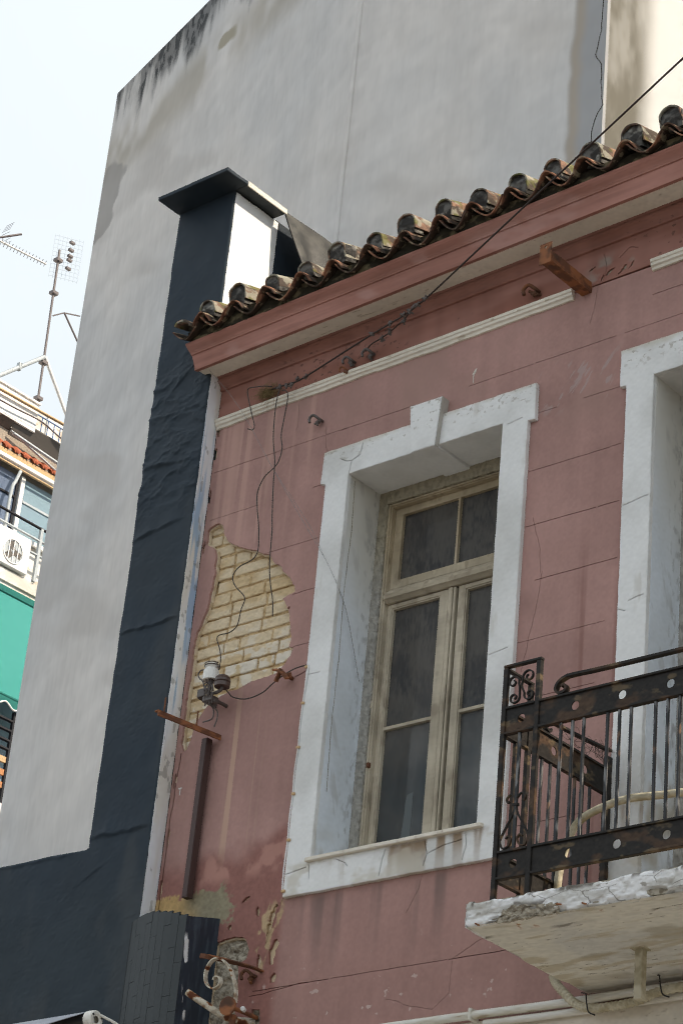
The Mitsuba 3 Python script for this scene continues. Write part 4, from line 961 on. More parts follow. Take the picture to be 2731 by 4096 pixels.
# the handrail
hr = [(XRR - .03, YR, 6.118), (-5.6, YR, 6.118), (-5.93, YR, 6.122), (-5.99, YR, 6.119), (-6.030, YR, 6.098), (-6.044, YR, 6.068), (-6.028, YR, 6.045), (-5.998, YR, 6.046), (-5.985, YR, 6.066), (-6.000, YR, 6.082), (-6.012, YR, 6.074)]
add(N + '__handrail', tube(hr, 0, k=6, flat=(0.030, 0.012, (0, 1, 0))), 'black_iron')
# the return to the wall
def plate_y(y0, y1, z0, z1, holes):
    g = sbox(y0, z0, y1, z1)
    for h in holes: g = g.difference(Point(h, (z0 + z1) / 2).buffer(0.0215))
    return extx(g, XA - .003, XA + .003)
for z0, z1 in ((Z1, Z2), (Z3, Z4)):
    add(N + '__return_band', cat([plate_y(-0.867, -0.03, z0, z1, [-0.77, -0.49, -0.234]), box(XA - .013, XA + .013, -.867, -.03, z0 - .006, z0 + .005), box(XA - .013, XA + .013, -.867, -.03, z1 - .005, z1 + .006)]), 'black_iron')
for y in (-0.578, -0.510, -0.445, -0.312, -0.248, -0.188):
    add(N + '__return_bar', box(XA - .0065, XA + .0065, y - .0065, y + .0065, Z4 + .006, Z1 - .006, .0015), 'bar_iron')
add(N + '__return_post', box(XA - .012, XA + .012, -0.702, -0.678, 5.085, 6.225, .002), 'black_iron')
add(N + '__return_post', box(XA - .010, XA + .010, -0.793, -0.777, Z4 + .006, Z1 - .006, .002), 'black_iron')
add(N + '__return_post', rough(box(XA - .016, XA + .016, -0.064, -0.032, 5.085, 6.10, .002), 0.005, 40, 3, 0.02), 'black_iron', 30)
add(N + '__return_top', box(XA - .013, XA + .013, -.866, -.679, 6.226, 6.239, .002), 'black_iron')
add(N + '__return_handrail', tube([(XA, -.032, 6.135), (XA, -.3, 6.115), (XA, -.50, 6.105), (XA, -.555, 6.085), (XA, -.56, 6.055), (XA, -.535, 6.048), (XA, -.525, 6.065)], 0, k=5, flat=(0.026, 0.011, (1, 0, 0))), 'black_iron')
tang = []
for i in range(9):
    a = [(XA + rng.uniform(-.02, .02), y, 6.09 + rng.uniform(-.04, .06)) for y in np.linspace(-0.50 + .04 * i, -0.06, 7)]
    tang.append(tube(a, 0.0011, 4, 4))
for i in range(16): tang.append(tube([(XA, -.07, 6.12), (XA + rng.uniform(-.05, .05), -.07 + rng.uniform(-.06, .02), 6.12 + rng.uniform(-.02, .07))], 0.001, 4, 2, smooth=False))
wt = thing('tangled_wire', 'thin black wire tangled along the side handrail of the balcony railing', 'wire')
scene[wt] = mikit.ply(cat(tang), 'dark_wire')
# ------------------------------------------------------------------ fittings on the house
def single(name, label, category, mesh, m, smooth=False, group=None):
    k = thing(name, label, category, group)
    scene[k] = mikit.ply(mesh, m, smooth)
    return k
# rusty bracket in the eave
t = thing('iron_bracket', 'rusty orange iron channel bracket sticking out under the eave, right of the overhead cable', 'bracket')
bm = cat([box(-6.664, -6.598, -0.385, 0.01, 8.902, 8.910), box(-6.604, -6.598, -0.385, 0.01, 8.911, 8.968), box(-6.664, -6.658, -0.385, 0.01, 8.911, 8.968)])
add(t + '__arm', rough(bm, 0.002, 30, 2, 0.03), 'rusty_iron', 30)
pl_ = sbox(-6.668, 8.885, -6.592, 9.015).difference(Point(-6.630, 8.990).buffer(.009))
add(t + '__end_plate', ext(pl_, -0.392, -0.386), 'rusty_iron')
def knot(c, s, seed):
    r = random.Random(seed)
    o = []
    for i in range(3):
        a = r.uniform(0, 6.28)
        ca, sa = math.cos(a) * s, math.sin(a) * s
        o.append(tube([(c[0] - ca, c[1] + r.uniform(-s, s), c[2] - sa), c, (c[0] + ca * .6, c[1] + r.uniform(-s, s), c[2] + sa)], s * 0.30, 6, 3))
    o.append(lathe([(0, -s * .5), (s * .55, -s * .5), (s * .55, s * .5), (0, s * .5)], c, (0.8, 0.1, 0.45), 8))
    return cat(o)
main = [(-8.95, -0.03, 9.005), (-8.842, -0.06, 8.979), (-8.70, -0.08, 8.955), (-8.59, -0.094, 8.957), (-8.26, -0.129, 9.006), (-8.035, -0.163, 9.027), (-7.873, -0.197, 9.028), (-7.73, -0.231, 9.026), (-7.55, -0.266, 9.057)]
end = np.array([-5.24, -1.2, 9.116])
d = end - np.array(main[-1])
main += [tuple(np.array(main[-1]) + d * f) for f in (0.25, 0.5, 0.75, 1.0, 1.8, 3.0)]
t = thing('overhead_cable', 'long dark cable from the wall under the eave, crossing the roof tiles to the right', 'cable')
add(t + '__cable', tube(main, 0.0052, 8, 8), 'black_cable', True)
add(t + '__branch', tube([(-8.19, -.03, 9.034), (-8.12, -.07, 9.035), (-8.014, -.10, 9.030), (-7.918, -.14, 9.017), (-7.79, -.18, 9.033), (-7.731, -.20, 9.051), (-7.619, -.25, 9.055)], 0.0042, 7, 6), 'black_cable', True)
for i, (x, z) in enumerate([(-8.704, 8.889), (-8.665, 8.885), (-8.622, 8.913), (-8.55, 8.907), (-8.76, 8.90)]):
    add(t + '__clamp', knot((x - .05, -0.085, z + .055), 0.018, i), 'clamp_metal', 30)
for i, P in enumerate([(-8.035, -.163, 9.030), (-7.873, -.197, 9.03), (-7.745, -.229, 9.028), (-7.63, -.25, 9.045), (-7.56, -.266, 9.056), (-8.014, -.10, 9.028), (-7.918, -.14, 9.016), (-7.785, -.18, 9.025), (-7.655, -.245, 9.045), (-7.70, -.235, 9.03)]):
    add(t + '__clamp', knot(P, 0.019, 20 + i), 'clamp_metal', 30)
# straw clump at the anchor of the cable
st = []
for i in range(170):
    c = np.array([-8.955 + rng.gauss(0, .035), -0.035 + rng.gauss(0, .012), 8.992 + rng.gauss(0, .020)])
    a = np.array([rng.gauss(0, .035), rng.gauss(0, .010), rng.gauss(0, .028)])
    st.append(tube([c - a, c + 0.3 * a + rng.gauss(0, .008), c + a], 0.0009, 3, 2))
single('straw_clump', 'small clump of dry straw on the moulding where the overhead cable meets the wall', 'nest', cat(st), 'dry_straw')
# iron hooks and stubs in the wall
def hook(c, s, seed): 
    r = random.Random(seed)
    return cat([tube([(c[0], 0.0, c[2]), (c[0], c[1] * .6, c[2]), (c[0] - s * .5, c[1], c[2] + s * .4), (c[0] - s, c[1], c[2] + s * .1), (c[0] - s * .9, c[1], c[2] - s * .4)], s * .16, 7, 4), knot((c[0] - .2 * s, c[1] * .5, c[2] - .3 * s), s * .42, seed)])
g = 'small iron hooks fixed in the wall'
for i, (c, s, m, lab) in enumerate([((-8.505, -.06, 8.665), .055, 'clamp_metal', 'double iron hook in the pink wall just below the cream moulding'),
        ((-8.29, -.06, 9.000), .050, 'clamp_metal', 'curled iron hook above the cream moulding between the straw clump and the cable clamps'),
        ((-8.315, -.07, 8.937), .035, 'rusty_iron', 'small rusty stub on the top edge of the cream moulding below a curled hook'),
        ((-8.145, -.05, 9.010), .055, 'clamp_metal', 'iron hook holding the lower end of the cable branch'),
        ((-6.955, -.06, 9.030), .070, 'rusty_iron', 'forked rusty hook at the right end of the long cream moulding'),
        ((-8.565, -.05, 5.300), .060, 'rusty_iron', 'rusty red hook in the damp wall right of the scrolled bracket')]):
    single('wall_hook', lab, 'hook', hook(c, s, 50 + i), m, 30, g)
t = thing('wall_anchor', 'rusty iron cross anchor at the lower right edge of the bare brick patch', 'anchor')
add(t + '__bar', cat([tube([(-8.605, -.075, 7.053), (-8.54, -.085, 7.022), (-8.50, -.075, 6.975)], 0, k=4, flat=(.030, .010, (0, 1, .6))), tube([(-8.545, -.085, 7.04), (-8.56, -.085, 7.0), (-8.58, -.08, 6.972)], 0, k=4, flat=(.026, .009, (0, 1, 0)))]), 'rusty_iron')
add(t + '__spike', tube([(-8.53, .01, 7.01), (-8.53, -.09, 7.01)], .012, 8, 2), 'rusty_iron', True)
add(t + '__spike', knot((-8.515, -.06, 7.005), .022, 5), 'rusty_iron', 30)
single('slack_wire', 'slack brown wire sagging from the porcelain insulators to the cross anchor', 'wire', tube([(-8.99, -.13, 6.972), (-8.983, -.09, 7.020), (-8.945, -.075, 6.985), (-8.915, -.07, 6.954), (-8.837, -.07, 6.924), (-8.764, -.07, 6.917), (-8.676, -.07, 6.933), (-8.615, -.07, 6.968), (-8.537, -.07, 7.005), (-8.47, -.05, 7.04), (-8.392, -.036, 7.052)], .0036, 7, 6), 'dark_wire', True)
# wires hanging down the wall
single('hanging_wire', 'straight dark wire hanging from the cable end down over the brick patch', 'wire', tube([(-8.795, -.09, 8.962), (-8.809, -.1, 8.831), (-8.800, -.1, 8.6), (-8.764, -.1, 8.421), (-8.755, -.1, 8.268), (-8.735, -.1, 8.05), (-8.722, -.1, 7.95), (-8.712, -.1, 7.743), (-8.690, -.1, 7.61), (-8.655, -.1, 7.485), (-8.640, -.1, 7.38)], .0034, 7, 6), 'dark_wire', True, 'wires hanging down the wall')
single('hanging_wire', 'long looping dark wire hanging in curves from the cable end to the insulators', 'wire', tube([(-8.80, -.07, 8.935), (-8.743, -.1, 8.903), (-8.718, -.1, 8.849), (-8.729, -.1, 8.699), (-8.737, -.1, 8.594), (-8.717, -.1, 8.497), (-8.732, -.1, 8.419), (-8.762, -.1, 8.382), (-8.835, -.1, 8.336), (-8.876, -.1, 8.25), (-8.866, -.1, 8.15), (-8.836, -.1, 8.018), (-8.825, -.1, 7.95), (-8.818, -.1, 7.845), (-8.853, -.1, 7.797), (-8.954, -.1, 7.774), (-8.996, -.1, 7.722), (-8.967, -.1, 7.653), (-8.880, -.1, 7.557), (-8.897, -.1, 7.482), (-8.913, -.1, 7.389), (-8.968, -.1, 7.356), (-9.043, -.1, 7.358), (-9.063, -.1, 7.335), (-9.028, -.1, 7.258), (-9.012, -.1, 7.176), (-9.013, -.12, 7.09), (-9.02, -.14, 7.03)], .0034, 7, 6), 'dark_wire', True, 'wires hanging down the wall')
single('hanging_wire', 'short bent wire hooked over the moulding left of the straw clump', 'wire', tube([(-8.90, -.06, 9.0), (-8.945, -.08, 9.007), (-9.02, -.08, 9.024), (-9.081, -.08, 9.030), (-9.072, -.08, 8.97), (-9.02, -.08, 8.828), (-8.989, -.08, 8.741), (-9.004, -.08, 8.719), (-9.043, -.08, 8.738)], .0032, 7, 6), 'dark_wire', True, 'wires hanging down the wall')
single('thin_stay_wire', 'hair-thin wire crossing diagonally from the eave corner to the left window reveal', 'wire', cat([tube([(-9.39, -.16, 9.25), (-9.111, -.1, 8.893), (-8.79, -.09, 8.394), (-8.498, -.07, 7.948), (-8.335, -.05, 7.698), (-8.245, -.04, 7.54)], .0012, 5, 4), tube([(-8.245, -.04, 7.54), (-8.215, 0.05, 7.36), (-8.21, 0.20, 7.0)], .0018, 5, 4), tube([(-8.79, -.09, 8.394), (-8.46, -.07, 7.93), (-8.335, -.05, 7.698)], .001, 4, 4)]), 'grey_wire')
# insulators
t = thing('insulator_bracket', 'white and brown porcelain insulators on an iron bracket below the brick patch', 'insulator')
i1, i2 = (-9.022, -.15, 7.045), (-8.925, -.15, 6.985)
add(t + '__white_insulator', lathe([(0, .012), (.028, .008), (.030, 0), (.047, 0), (.048, .03), (.044, .062), (.036, .068), (.034, .076), (.040, .082), (.040, .094), (.030, .104), (.018, .108), (0, .108)], i1, (-.03, 0, 1), 22), 'porcelain', 35)
add(t + '__brown_insulator', lathe([(0, .006), (.024, .004), (.026, 0), (.044, 0), (.046, .022), (.040, .026), (.046, .031), (.046, .044), (.041, .048), (.043, .054), (.034, .066), (.014, .070), (0, .070)], i2, (-.02, 0, 1), 22), 'brown_porcelain', 35)
add(t + '__bracket', cat([tube([(-9.022, -.15, 7.06), (-9.02, -.15, 6.955), (-9.02, -.11, 6.945), (-9.02, .02, 6.945)], .011, 8, 4), tube([(-8.925, -.15, 7.0), (-8.927, -.15, 6.972), (-8.96, -.15, 6.960), (-9.02, -.15, 6.962)], .010, 8, 4),
    box(-9.110, -9.050, -.16, -.15, 6.955, 7.005, .003), box(-9.11, -9.10, -.15, .03, 6.95, 6.995, .003), box(-9.06, -8.985, -.165, -.10, 6.915, 6.950, .005), tube([(-9.05, -.14, 6.93), (-8.97, -.14, 6.915)], .012, 7, 2)]), 'clamp_metal', 30)
wr = [tube([(-9.068, -.15, 7.125), (-9.11, -.15, 7.128), (-9.128, -.15, 7.105), (-9.10, -.16, 7.07), (-9.07, -.17, 7.05), (-9.04, -.17, 7.00), (-9.02, -.16, 6.98)], .0045, 6, 5)]
wr += [tube(spiral(-9.022, 7.130, .042, 1, 0, -.15, 1, 12), .003, 5, 2)]
wr = wr[:1] + [tube([(-9.022 + .043 * math.cos(a), -.15 + .043 * math.sin(a), 7.124 + .002 * a) for a in np.linspace(0, 12.6, 30)], .003, 5, 2)]
for i in range(9):
    a = (-9.02 + rng.uniform(-.02, .02), -.16, 7.03 + rng.uniform(-.03, .03))
    wr.append(tube([a, (-9.01 + rng.uniform(-.05, .05), -.18, 6.99 + rng.uniform(-.02, .02)), (-8.99 + rng.uniform(-.05, .05), -.17, 6.95), (-9.02 + rng.uniform(-.03, .03), -.15, 6.91 + rng.uniform(-.02, .02))], .0030, 5, 5))
wr.append(tube([(-9.005, -.15, 6.95), (-9.045, -.13, 6.93), (-9.025, -.1, 6.892), (-9.018, -.1, 6.841), (-9.040, -.1, 6.826), (-9.095, -.1, 6.823)], .0042, 6, 5))
wr.append(tube([(-9.03, -.13, 6.92), (-9.01, -.1, 6.890), (-8.986, -.1, 6.862), (-8.986, -.1, 6.815), (-9.00, -.1, 6.775)], .0042, 6, 5))
wr.append(tube([(-9.0, -.15, 7.16), (-9.005, -.15, 7.08), (-9.03, -.15, 6.99)], .004, 6, 4))
wr.append(tube([(-8.985, -.15, 7.15), (-9.005, -.155, 7.05), (-8.98, -.16, 6.97)], .004, 6, 4))
add(t + '__wire', cat(wr), 'clamp_metal')
# the brown square tube and its flat arm
t = thing('awning_post', 'dark brown square metal tube on the wall with a rusty flat arm at its top', 'post')
tb = trimesh.convex.convex_hull(np.array([(x + dx, y, z) for dx, z in ((0.0, 5.800), (0.006, 6.742)) for x in (-9.129, -9.087) for y in (-.062, -.020)]))
tb2 = trimesh.convex.convex_hull(np.array([(x + dx, y, z) for dx, z in ((0.0, 5.806), (0.006, 6.740)) for x in (-9.126, -9.090) for y in (-.065, -.016)]))
add(t + '__tube', cat([tb, tb2]), 'brown_pipe_paint')
a0, a1 = np.array([-9.018, -0.02, 6.742]), np.array([-9.098, -0.450, 6.748])
add(t + '__arm', tube([a0, (a0 + a1) / 2, a1], 0, k=4, flat=(0.030, 0.010, (0, .1, 1))), 'rusty_iron')
add(t + '__arm', tube([a0 + [-.02, 0, .017], (a0 + a1) / 2 + [-.02, 0, .017], a1 + [-.015, 0, .017]], 0, k=4, flat=(0.034, 0.006, (1, 0, 0))), 'rusty_iron')
add(t + '__rod', box(-9.085, -9.078, -.425, -.418, 6.76, 6.850, .001), 'rusty_iron')
add(t + '__rod', box(-9.047, -9.039, -.20, -.193, 6.76, 6.845, .001), 'rusty_iron')
# white cable clipped beside the window
t = thing('white_cable', 'thin white cable clipped along the left edge of the window surround', 'cable')
add(t + '__cable', tube([(-8.395, -.036, 7.055), (-8.386, -.036, 7.03), (-8.392, -.036, 6.93), (-8.401, -.034, 6.821), (-8.405, -.034, 6.69), (-8.402, -.034, 6.558), (-8.410, -.034, 6.42), (-8.406, -.034, 6.287), (-8.412, -.034, 6.15), (-8.408, -.034, 6.022), (-8.414, -.034, 5.87), (-8.410, -.034, 5.733)], .0040, 7, 5), 'white_paint', True)
for z in (7.04, 6.821, 6.558, 6.287, 6.022, 5.735): add(t + '__clip', box(-8.412, -8.388, -.042, -.030, z - .007, z + .007, .002), 'far_ochre')
# scrolled sign bracket low on the corner
t = thing('scroll_bracket', 'peeling white and rusty scrolled iron bracket at the corner of the tiled bay', 'bracket')
YS = -0.20
P = [(-8.560, YS + .06, 5.120), (-8.553, YS + .05, 5.18), (-8.560, YS + .03, 5.24), (-8.590, YS + .02, 5.30), (-8.635, YS, 5.345), (-8.690, YS, 5.350), (-8.728, YS, 5.315), (-8.738, YS, 5.262), (-8.715, YS, 5.215), (-8.672, YS, 5.190), (-8.632, YS, 5.200), (-8.622, YS, 5.228), (-8.640, YS, 5.250), (-8.664, YS, 5.250), (-8.672, YS, 5.236)]
add(t + '__scroll', tube(P, 0, k=5, flat=(0.026, 0.007, (0, 1, 0))), 'peeling_iron')
add(t + '__top_bar', tube([(-8.765, YS - .03, 5.372), (-8.700, YS, 5.362), (-8.55, YS + .12, 5.33), (-8.52, 0.02, 5.32)], 0, k=4, flat=(0.026, 0.008, (1, 0.4, 0))), 'rusty_iron')
add(t + '__arm', tube([(-8.800, -.26, 5.172), (-8.72, -.2, 5.115), (-8.640, -.1, 5.058), (-8.56, .02, 5.06)], .019, 9, 4), 'peeling_iron', True)
add(t + '__boss', lathe([(0, 0), (.040, .002), (.050, .010), (.050, .022), (0, .024)], (-8.553, -.185, 5.083), (0.12, -1, 0.0), 22), 'rusty_iron', 35)
add(t + '__boss', cat([tube([(-8.62, -.12, 5.085), (-8.553, -.16, 5.083), (-8.545, .02, 5.08)], .012, 7, 4), tube([(-8.555, -.15, 5.05), (-8.560, -.15, 4.85)], .018, 8, 3)]), 'rusty_iron', True)
add(t + '__bolt', lathe([(0, 0), (.013, 0), (.013, .03), (0, .034)], (-8.50, -.13, 5.075), (0.5, -1, 0), 10), 'white_paint', 35)
# shop awning at the foot of the black wall
t = thing('shop_awning', 'grey shop awning on a white-capped roller, at the foot of the black wall', 'awning')
rc = np.array([-9.47, -0.30, 5.085])
add(t + '__roller', lathe([(0, -4.0), (.042, -4.0), (.042, 0), (0, 0)], rc, (1, 0, 0), 20), 'black_plastic', 35)
add(t + '__end_cap', lathe([(.020, 0.050), (.028, .050), (.030, .054), (.044, .054), (.050, .048), (.052, .030), (.052, .0), (0, 0), (0, .020), (.020, .020)], rc, (1, 0, 0), 24), 'white_plastic', 30)
for a in (0.4, 2.5, 4.6): add(t + '__end_cap__screw', lathe([(0, .0541), (.006, .0541), (.006, .058), (0, .058)], rc + [0, .037 * math.cos(a), .037 * math.sin(a)], (1, 0, 0), 8), 'black_plastic')
add(t + '__cloth', trimesh.convex.convex_hull(np.array([(x, y, z) for x in (-13.5, -9.485) for (y, z) in ((-.31, 5.134), (-.31, 5.130), (-1.30, 4.62), (-1.30, 4.616))])), 'awning_cloth_grey')
add(t + '__arm', cat([tube([(-9.415, -.28, 5.115), (-9.36, -.20, 5.08), (-9.33, -.16, 5.04)], .008, 7, 3), tube([(-9.425, -.28, 5.06), (-9.36, -.20, 5.00), (-9.32, -.12, 4.94)], .014, 8, 3), box(-9.36, -9.30, -.16, -.12, 4.86, 5.06, .004)]), 'white_plastic', 30)
# pipes below the balcony
t = thing('wall_pipe', 'long white painted pipe along the wall under the balcony, upper of the two', 'pipe', 'pipes under the balcony')
add(t + '__pipe', tube([(-8.05, -.045, 4.906), (-7.28, -.045, 4.905), (-6.5, -.045, 4.899), (-5.8, -.045, 4.905), (XR, -.045, 4.90)], .021, 10, 6), 'painted_pipe', True)
add(t + '__clip', cat([box(-7.08, -7.06, -.07, .0, 4.875, 4.935, .004), box(-5.62, -5.60, -.07, .0, 4.875, 4.935, .004)]), 'painted_pipe')
t = thing('wall_pipe', 'white painted pipe starting beneath the longer one under the balcony', 'pipe', 'pipes under the balcony')
add(t + '__pipe', tube([(-7.00, -.035, 4.858), (-6.5, -.035, 4.853), (-5.8, -.035, 4.858), (XR, -.035, 4.855)], .018, 10, 6), 'painted_pipe', True)
hp = np.array(spline([(-6.562, -.10, 5.02), (-6.545, -.10, 4.985), (-6.500, -.10, 4.935), (-6.42, -.10, 4.865), (-6.32, -.11, 4.832), (-6.20, -.11, 4.828), (-6.08, -.11, 4.836), (-5.979, -.11, 4.862), (-5.839, -.11, 4.872), (-5.5, -.11, 4.87), (XR, -.11, 4.86)], 26))
t = thing('taped_hose', 'beige taped hose curving down round the balcony slab and along the pipes', 'hose')
add(t + '__hose', tube(hp, 0.021 + 0.0022 * np.sin(np.arange(len(hp)) * 1.1), 10, smooth=False), 'taped_hose', True)
for x, z in ((-6.33, 4.845), (-5.93, 4.880)):
    add(t + '__cable_tie', cat([tube([(x - .01, -.14, z + .05), (x + .0, -.145, z + .0), (x + .01, -.14, z - .04), (x + .04, -.13, z - .055)], .0035, 6, 4), tube([(x - .10, -.05, z + .09), (x - .01, -.14, z + .05)], .003, 5, 2)]), 'black_tie')
single('hanging_post', 'short cream square post hanging down from the balcony underside', 'post', cat([box(-5.866, -5.826, -.450, -.410, 4.722, 4.957, .003), box(-5.885, -5.812, -.462, -.398, 4.950, 4.960, .002)]), 'taped_hose')
single('balcony_hose', 'pale taped hose arching over the balcony floor behind the railing', 'hose', tube([(-6.325, -.42, 5.085), (-6.318, -.43, 5.25), (-6.293, -.45, 5.39), (-6.243, -.45, 5.545), (-6.186, -.45, 5.612), (-6.077, -.45, 5.65), (-5.932, -.45, 5.668), (-5.752, -.45, 5.655), (-5.55, -.42, 5.645), (-5.2, -.2, 5.64), (-5.0, -.01, 5.64)], .019, 10, 8), 'taped_hose', True)
# ------------------------------------------------------------------ the far block across the side street
A = thing('apartment_block', 'sunlit white apartment block at the far left, behind the edge of the grey building', 'building')
FX = -40.0
add(A + '__wall', cat([box(-54, -41.0, 12, 36, 0, 30.9), box(-41.0, -40.9, 12, 36, 26.0, 28.3)]), 'far_wall')
add(A + '__parapet', cat([box(-40.30, -40.0, 12, 23.35, 29.55, 30.30), box(-40.34, -39.95, 12, 23.37, 30.30, 30.35)]), 'white_gloss')
add(A + '__terrace_slab', cat([box(-40.98, -40.25, 12, 36, 29.20, 29.50)]), 'far_shade')
add(A + '__canopy', trimesh.convex.convex_hull(np.array([(x, y, z) for y in (22.75, 25.5) for x, z in ((-40.0, 29.66), (-40.0, 29.63), (-40.24, 29.30), (-40.24, 29.27))])), 'far_canopy')
add(A + '__canopy', trimesh.convex.convex_hull(np.array([(x, y, z) for y in (22.30, 22.74) for x, z in ((-40.0, 29.60), (-40.0, 29.57), (-40.24, 29.42), (-40.24, 29.39))])), 'far_canopy')
add(A + '__canopy__beam', cat([tube([(-40.05, 22.75, 29.25), (-40.05, 24.6, 29.12)], .045, 6, 2), tube([(-40.08, 22.7, 29.30), (-40.08, 24.6, 28.87)], .03, 6, 2)]), 'far_metal')
add(A + '__shadow_wall', box(-40.245, -40.24, 12, 36, 28.75, 29.28), 'far_shade')
for i, y in enumerate(np.arange(21.5, 25.5, 0.305)):
    yy = y + 0.02
    m = tile(0.115, 0.10, 0.11, 0.10, 1.1, 0.025, False, i)
    v = np.array(m.vertices)
    add(A + '__roof_tile', TM(np.c_[-39.95 - v[:, 1] * .25, yy + v[:, 0], 28.74 + v[:, 2] + v[:, 1] * 0.22], m.faces), 'far_tile', 35)
add(A + '__eave_board', cat([box(-40.22, -40.0, 21, 26, 28.58, 28.735)]), 'far_ochre')
add(A + '__gutter', box(-40.1, -39.93, 21, 26, 28.462, 28.578, .02), 'white_gloss')
add(A + '__blind_rail', tube([(-39.96, 21, 28.38), (-39.96, 26, 28.38)], .032, 6, 2), 'far_ochre')
wz0, wz1 = 26.9, 28.36
add(A + '__window', cat([box(-40.24, -40.2, 21.0, 23.27, wz0, wz1)]), 'far_glass_dark')
add(A + '__window', box(-40.24, -40.2, 23.46, 26, wz0, wz1), 'far_glass_light')
add(A + '__window__frame', cat([box(-40.2, -40.16, 23.2, 23.26, wz0, wz1), box(-40.2, -40.16, 21, 23.2, 27.75, 27.80)]), 'far_dark')
add(A + '__window__frame', cat([box(-40.2, -40.12, 23.30, 23.42, wz0, wz1), box(-40.2, -40.12, 21, 26, wz0 - .1, wz0)]), 'white_gloss')
add(A + '__window__bar', box(-40.2, -40.17, 23.47, 26, 27.74, 27.80), 'far_metal')
add(A + '__post', tube([(-39.94, 23.077, 28.34), (-39.94, 22.98, 28.02), (-39.94, 22.90, 27.76), (-39.94, 22.888, 26.9), (-39.94, 22.92, 26.0)], .045, 8, 5), 'far_metal', True)
add(A + '__railing', tube([(-39.9, 21, 27.17), (-39.9, 26, 27.17)], .035, 6, 2), 'far_dark')
add(A + '__railing', cat([tube([(-39.9, 21, 26.85), (-39.9, 26, 26.85)], .035, 6, 2), tube([(-39.9, 21, 26.47), (-39.9, 26, 26.47)], .035, 6, 2), box(-39.94, -39.86, 23.93, 24.01, 25.78, 27.17)]), 'far_metal')
add(A + '__apron_wall', box(-40.3, -40.25, 12, 36, 25.75, 26.9), 'far_wall')
add(A + '__balcony_slab', cat([box(-40.98, -39.92, 12, 36, 25.47, 25.76), box(-40.98, -39.98, 12, 36, 25.32, 25.468)]), 'far_wall')
add(A + '__balcony_slab', box(-40.98, -39.92, 12, 36, 20.05, 20.3), 'far_wall')
add(A + '__recess', box(-41.0, -40.96, 12, 36, 20.3, 25.3), 'far_glass_light')
for z in (22.26, 22.02, 21.78, 21.58): add(A + '__lower_railing', tube([(-39.95, 20, z), (-39.95, 26, z)], .045, 6, 2), 'far_dark')
add(A + '__lower_railing', box(-39.99, -39.91, 24.06, 24.14, 20.3, 22.5), 'far_dark')
for z in (21.32, 21.02, 20.72): add(A + '__lower_board', box(-40.0, -39.94, 20, 26, z - .07, z + .07), 'far_orange' if z < 21.3 else 'far_ochre')
single('air_conditioner', 'white air conditioner with a round grey fan on the far white balcony', 'air conditioner', box(-40.12, -39.82, 22.35, 23.68, 25.80, 26.70, .02), 'white_gloss')
k = 'air_conditioner'
fc = (-39.815, 22.985 + .36, 26.27)
fc = (-39.815, 23.15, 26.20)
add(k + '__fan_guard', lathe([(0, -.02), (.30, -.02), (.30, .0), (0, .0)], fc, (1, 0, 0), 28), 'far_metal', 30)
add(k + '__fan_guard', cat([lathe([(.285, .0), (.31, .0), (.31, .02), (.285, .02)], fc, (1, 0, 0), 28)] + [box(-39.80, -39.79, fc[1] + a - .012, fc[1] + a + .012, 26.20 - .27, 26.20 + .27) for a in (-.14, 0, .14)]), 'white_gloss')
add(k + '__fan', cat([trimesh.creation.box((.008, .16, .22), trimesh.transformations.rotation_matrix(a, (1, 0, 0)) @ trimesh.transformations.translation_matrix((0, 0, .15))).apply_translation((-39.812, fc[1], fc[2])) for a in (0.3, 2.4, 4.5)]), 'far_canopy')
t = thing('green_awning', 'large green drop awning with a scalloped white edge on the far block', 'awning')
add(t + '__cloth', grid(lambda u, w: np.stack([-39.86 + 0.03 * np.sin(u * 2.2) * w + 0.05 * w, u, 25.12 - 2.40 * w], -1), np.linspace(20, 26, 60), np.linspace(0, 1, 12)), 'green_cloth', True)
add(t + '__front_bar', tube([(-39.80, 20, 22.72), (-39.80, 26, 22.72)], .04, 8, 2), 'dark_green')
add(t + '__head_box', box(-39.95, -39.83, 20, 26, 25.13, 25.31, .02), 'dark_green')
def scal(u): return 22.52 + 0.06 * np.cos(u * 2 * math.pi / 0.55)
uu = np.linspace(20, 26, 240)
add(t + '__valance', extx(Polygon([(20, 22.69)] + [(u, scal(u)) for u in uu] + [(26, 22.69)]), -39.79, -39.78), 'dark_green')
add(t + '__white_edge', tube([(-39.785, u, scal(u)) for u in uu], .022, 5, smooth=False), 'white_gloss')
single('roof_cable', 'thick ochre cable slung across the roof parapet of the far block', 'cable', tube([(-39.9, 20.5, 30.02), (-39.9, 22.1, 30.06), (-39.9, 24.15, 30.12), (-39.9, 26, 30.2)], .04, 6, 5), 'far_ochre', True, 'cables across the far roof')
single('roof_cable', 'thin dark cable sagging below the ochre one on the far roof', 'cable', tube([(-39.88, 21, 29.75), (-39.88, 22.4, 29.78), (-39.88, 23.4, 29.84), (-39.88, 24.2, 29.70), (-39.88, 26, 29.6)], .022, 5, 5), 'antenna_metal', False, 'cables across the far roof')
rl = [tube([(-40.1, 23.4, 30.12), (-40.1, 26, 30.12)], .02, 5, 2)] + [box(-40.11, -40.09, y - .01, y + .01, 29.5, 30.12) for y in np.arange(23.4, 26, .2)]
single('terrace_railing', 'slim blue railing on the roof terrace right of the white parapet', 'railing', cat(rl), 'far_blue')
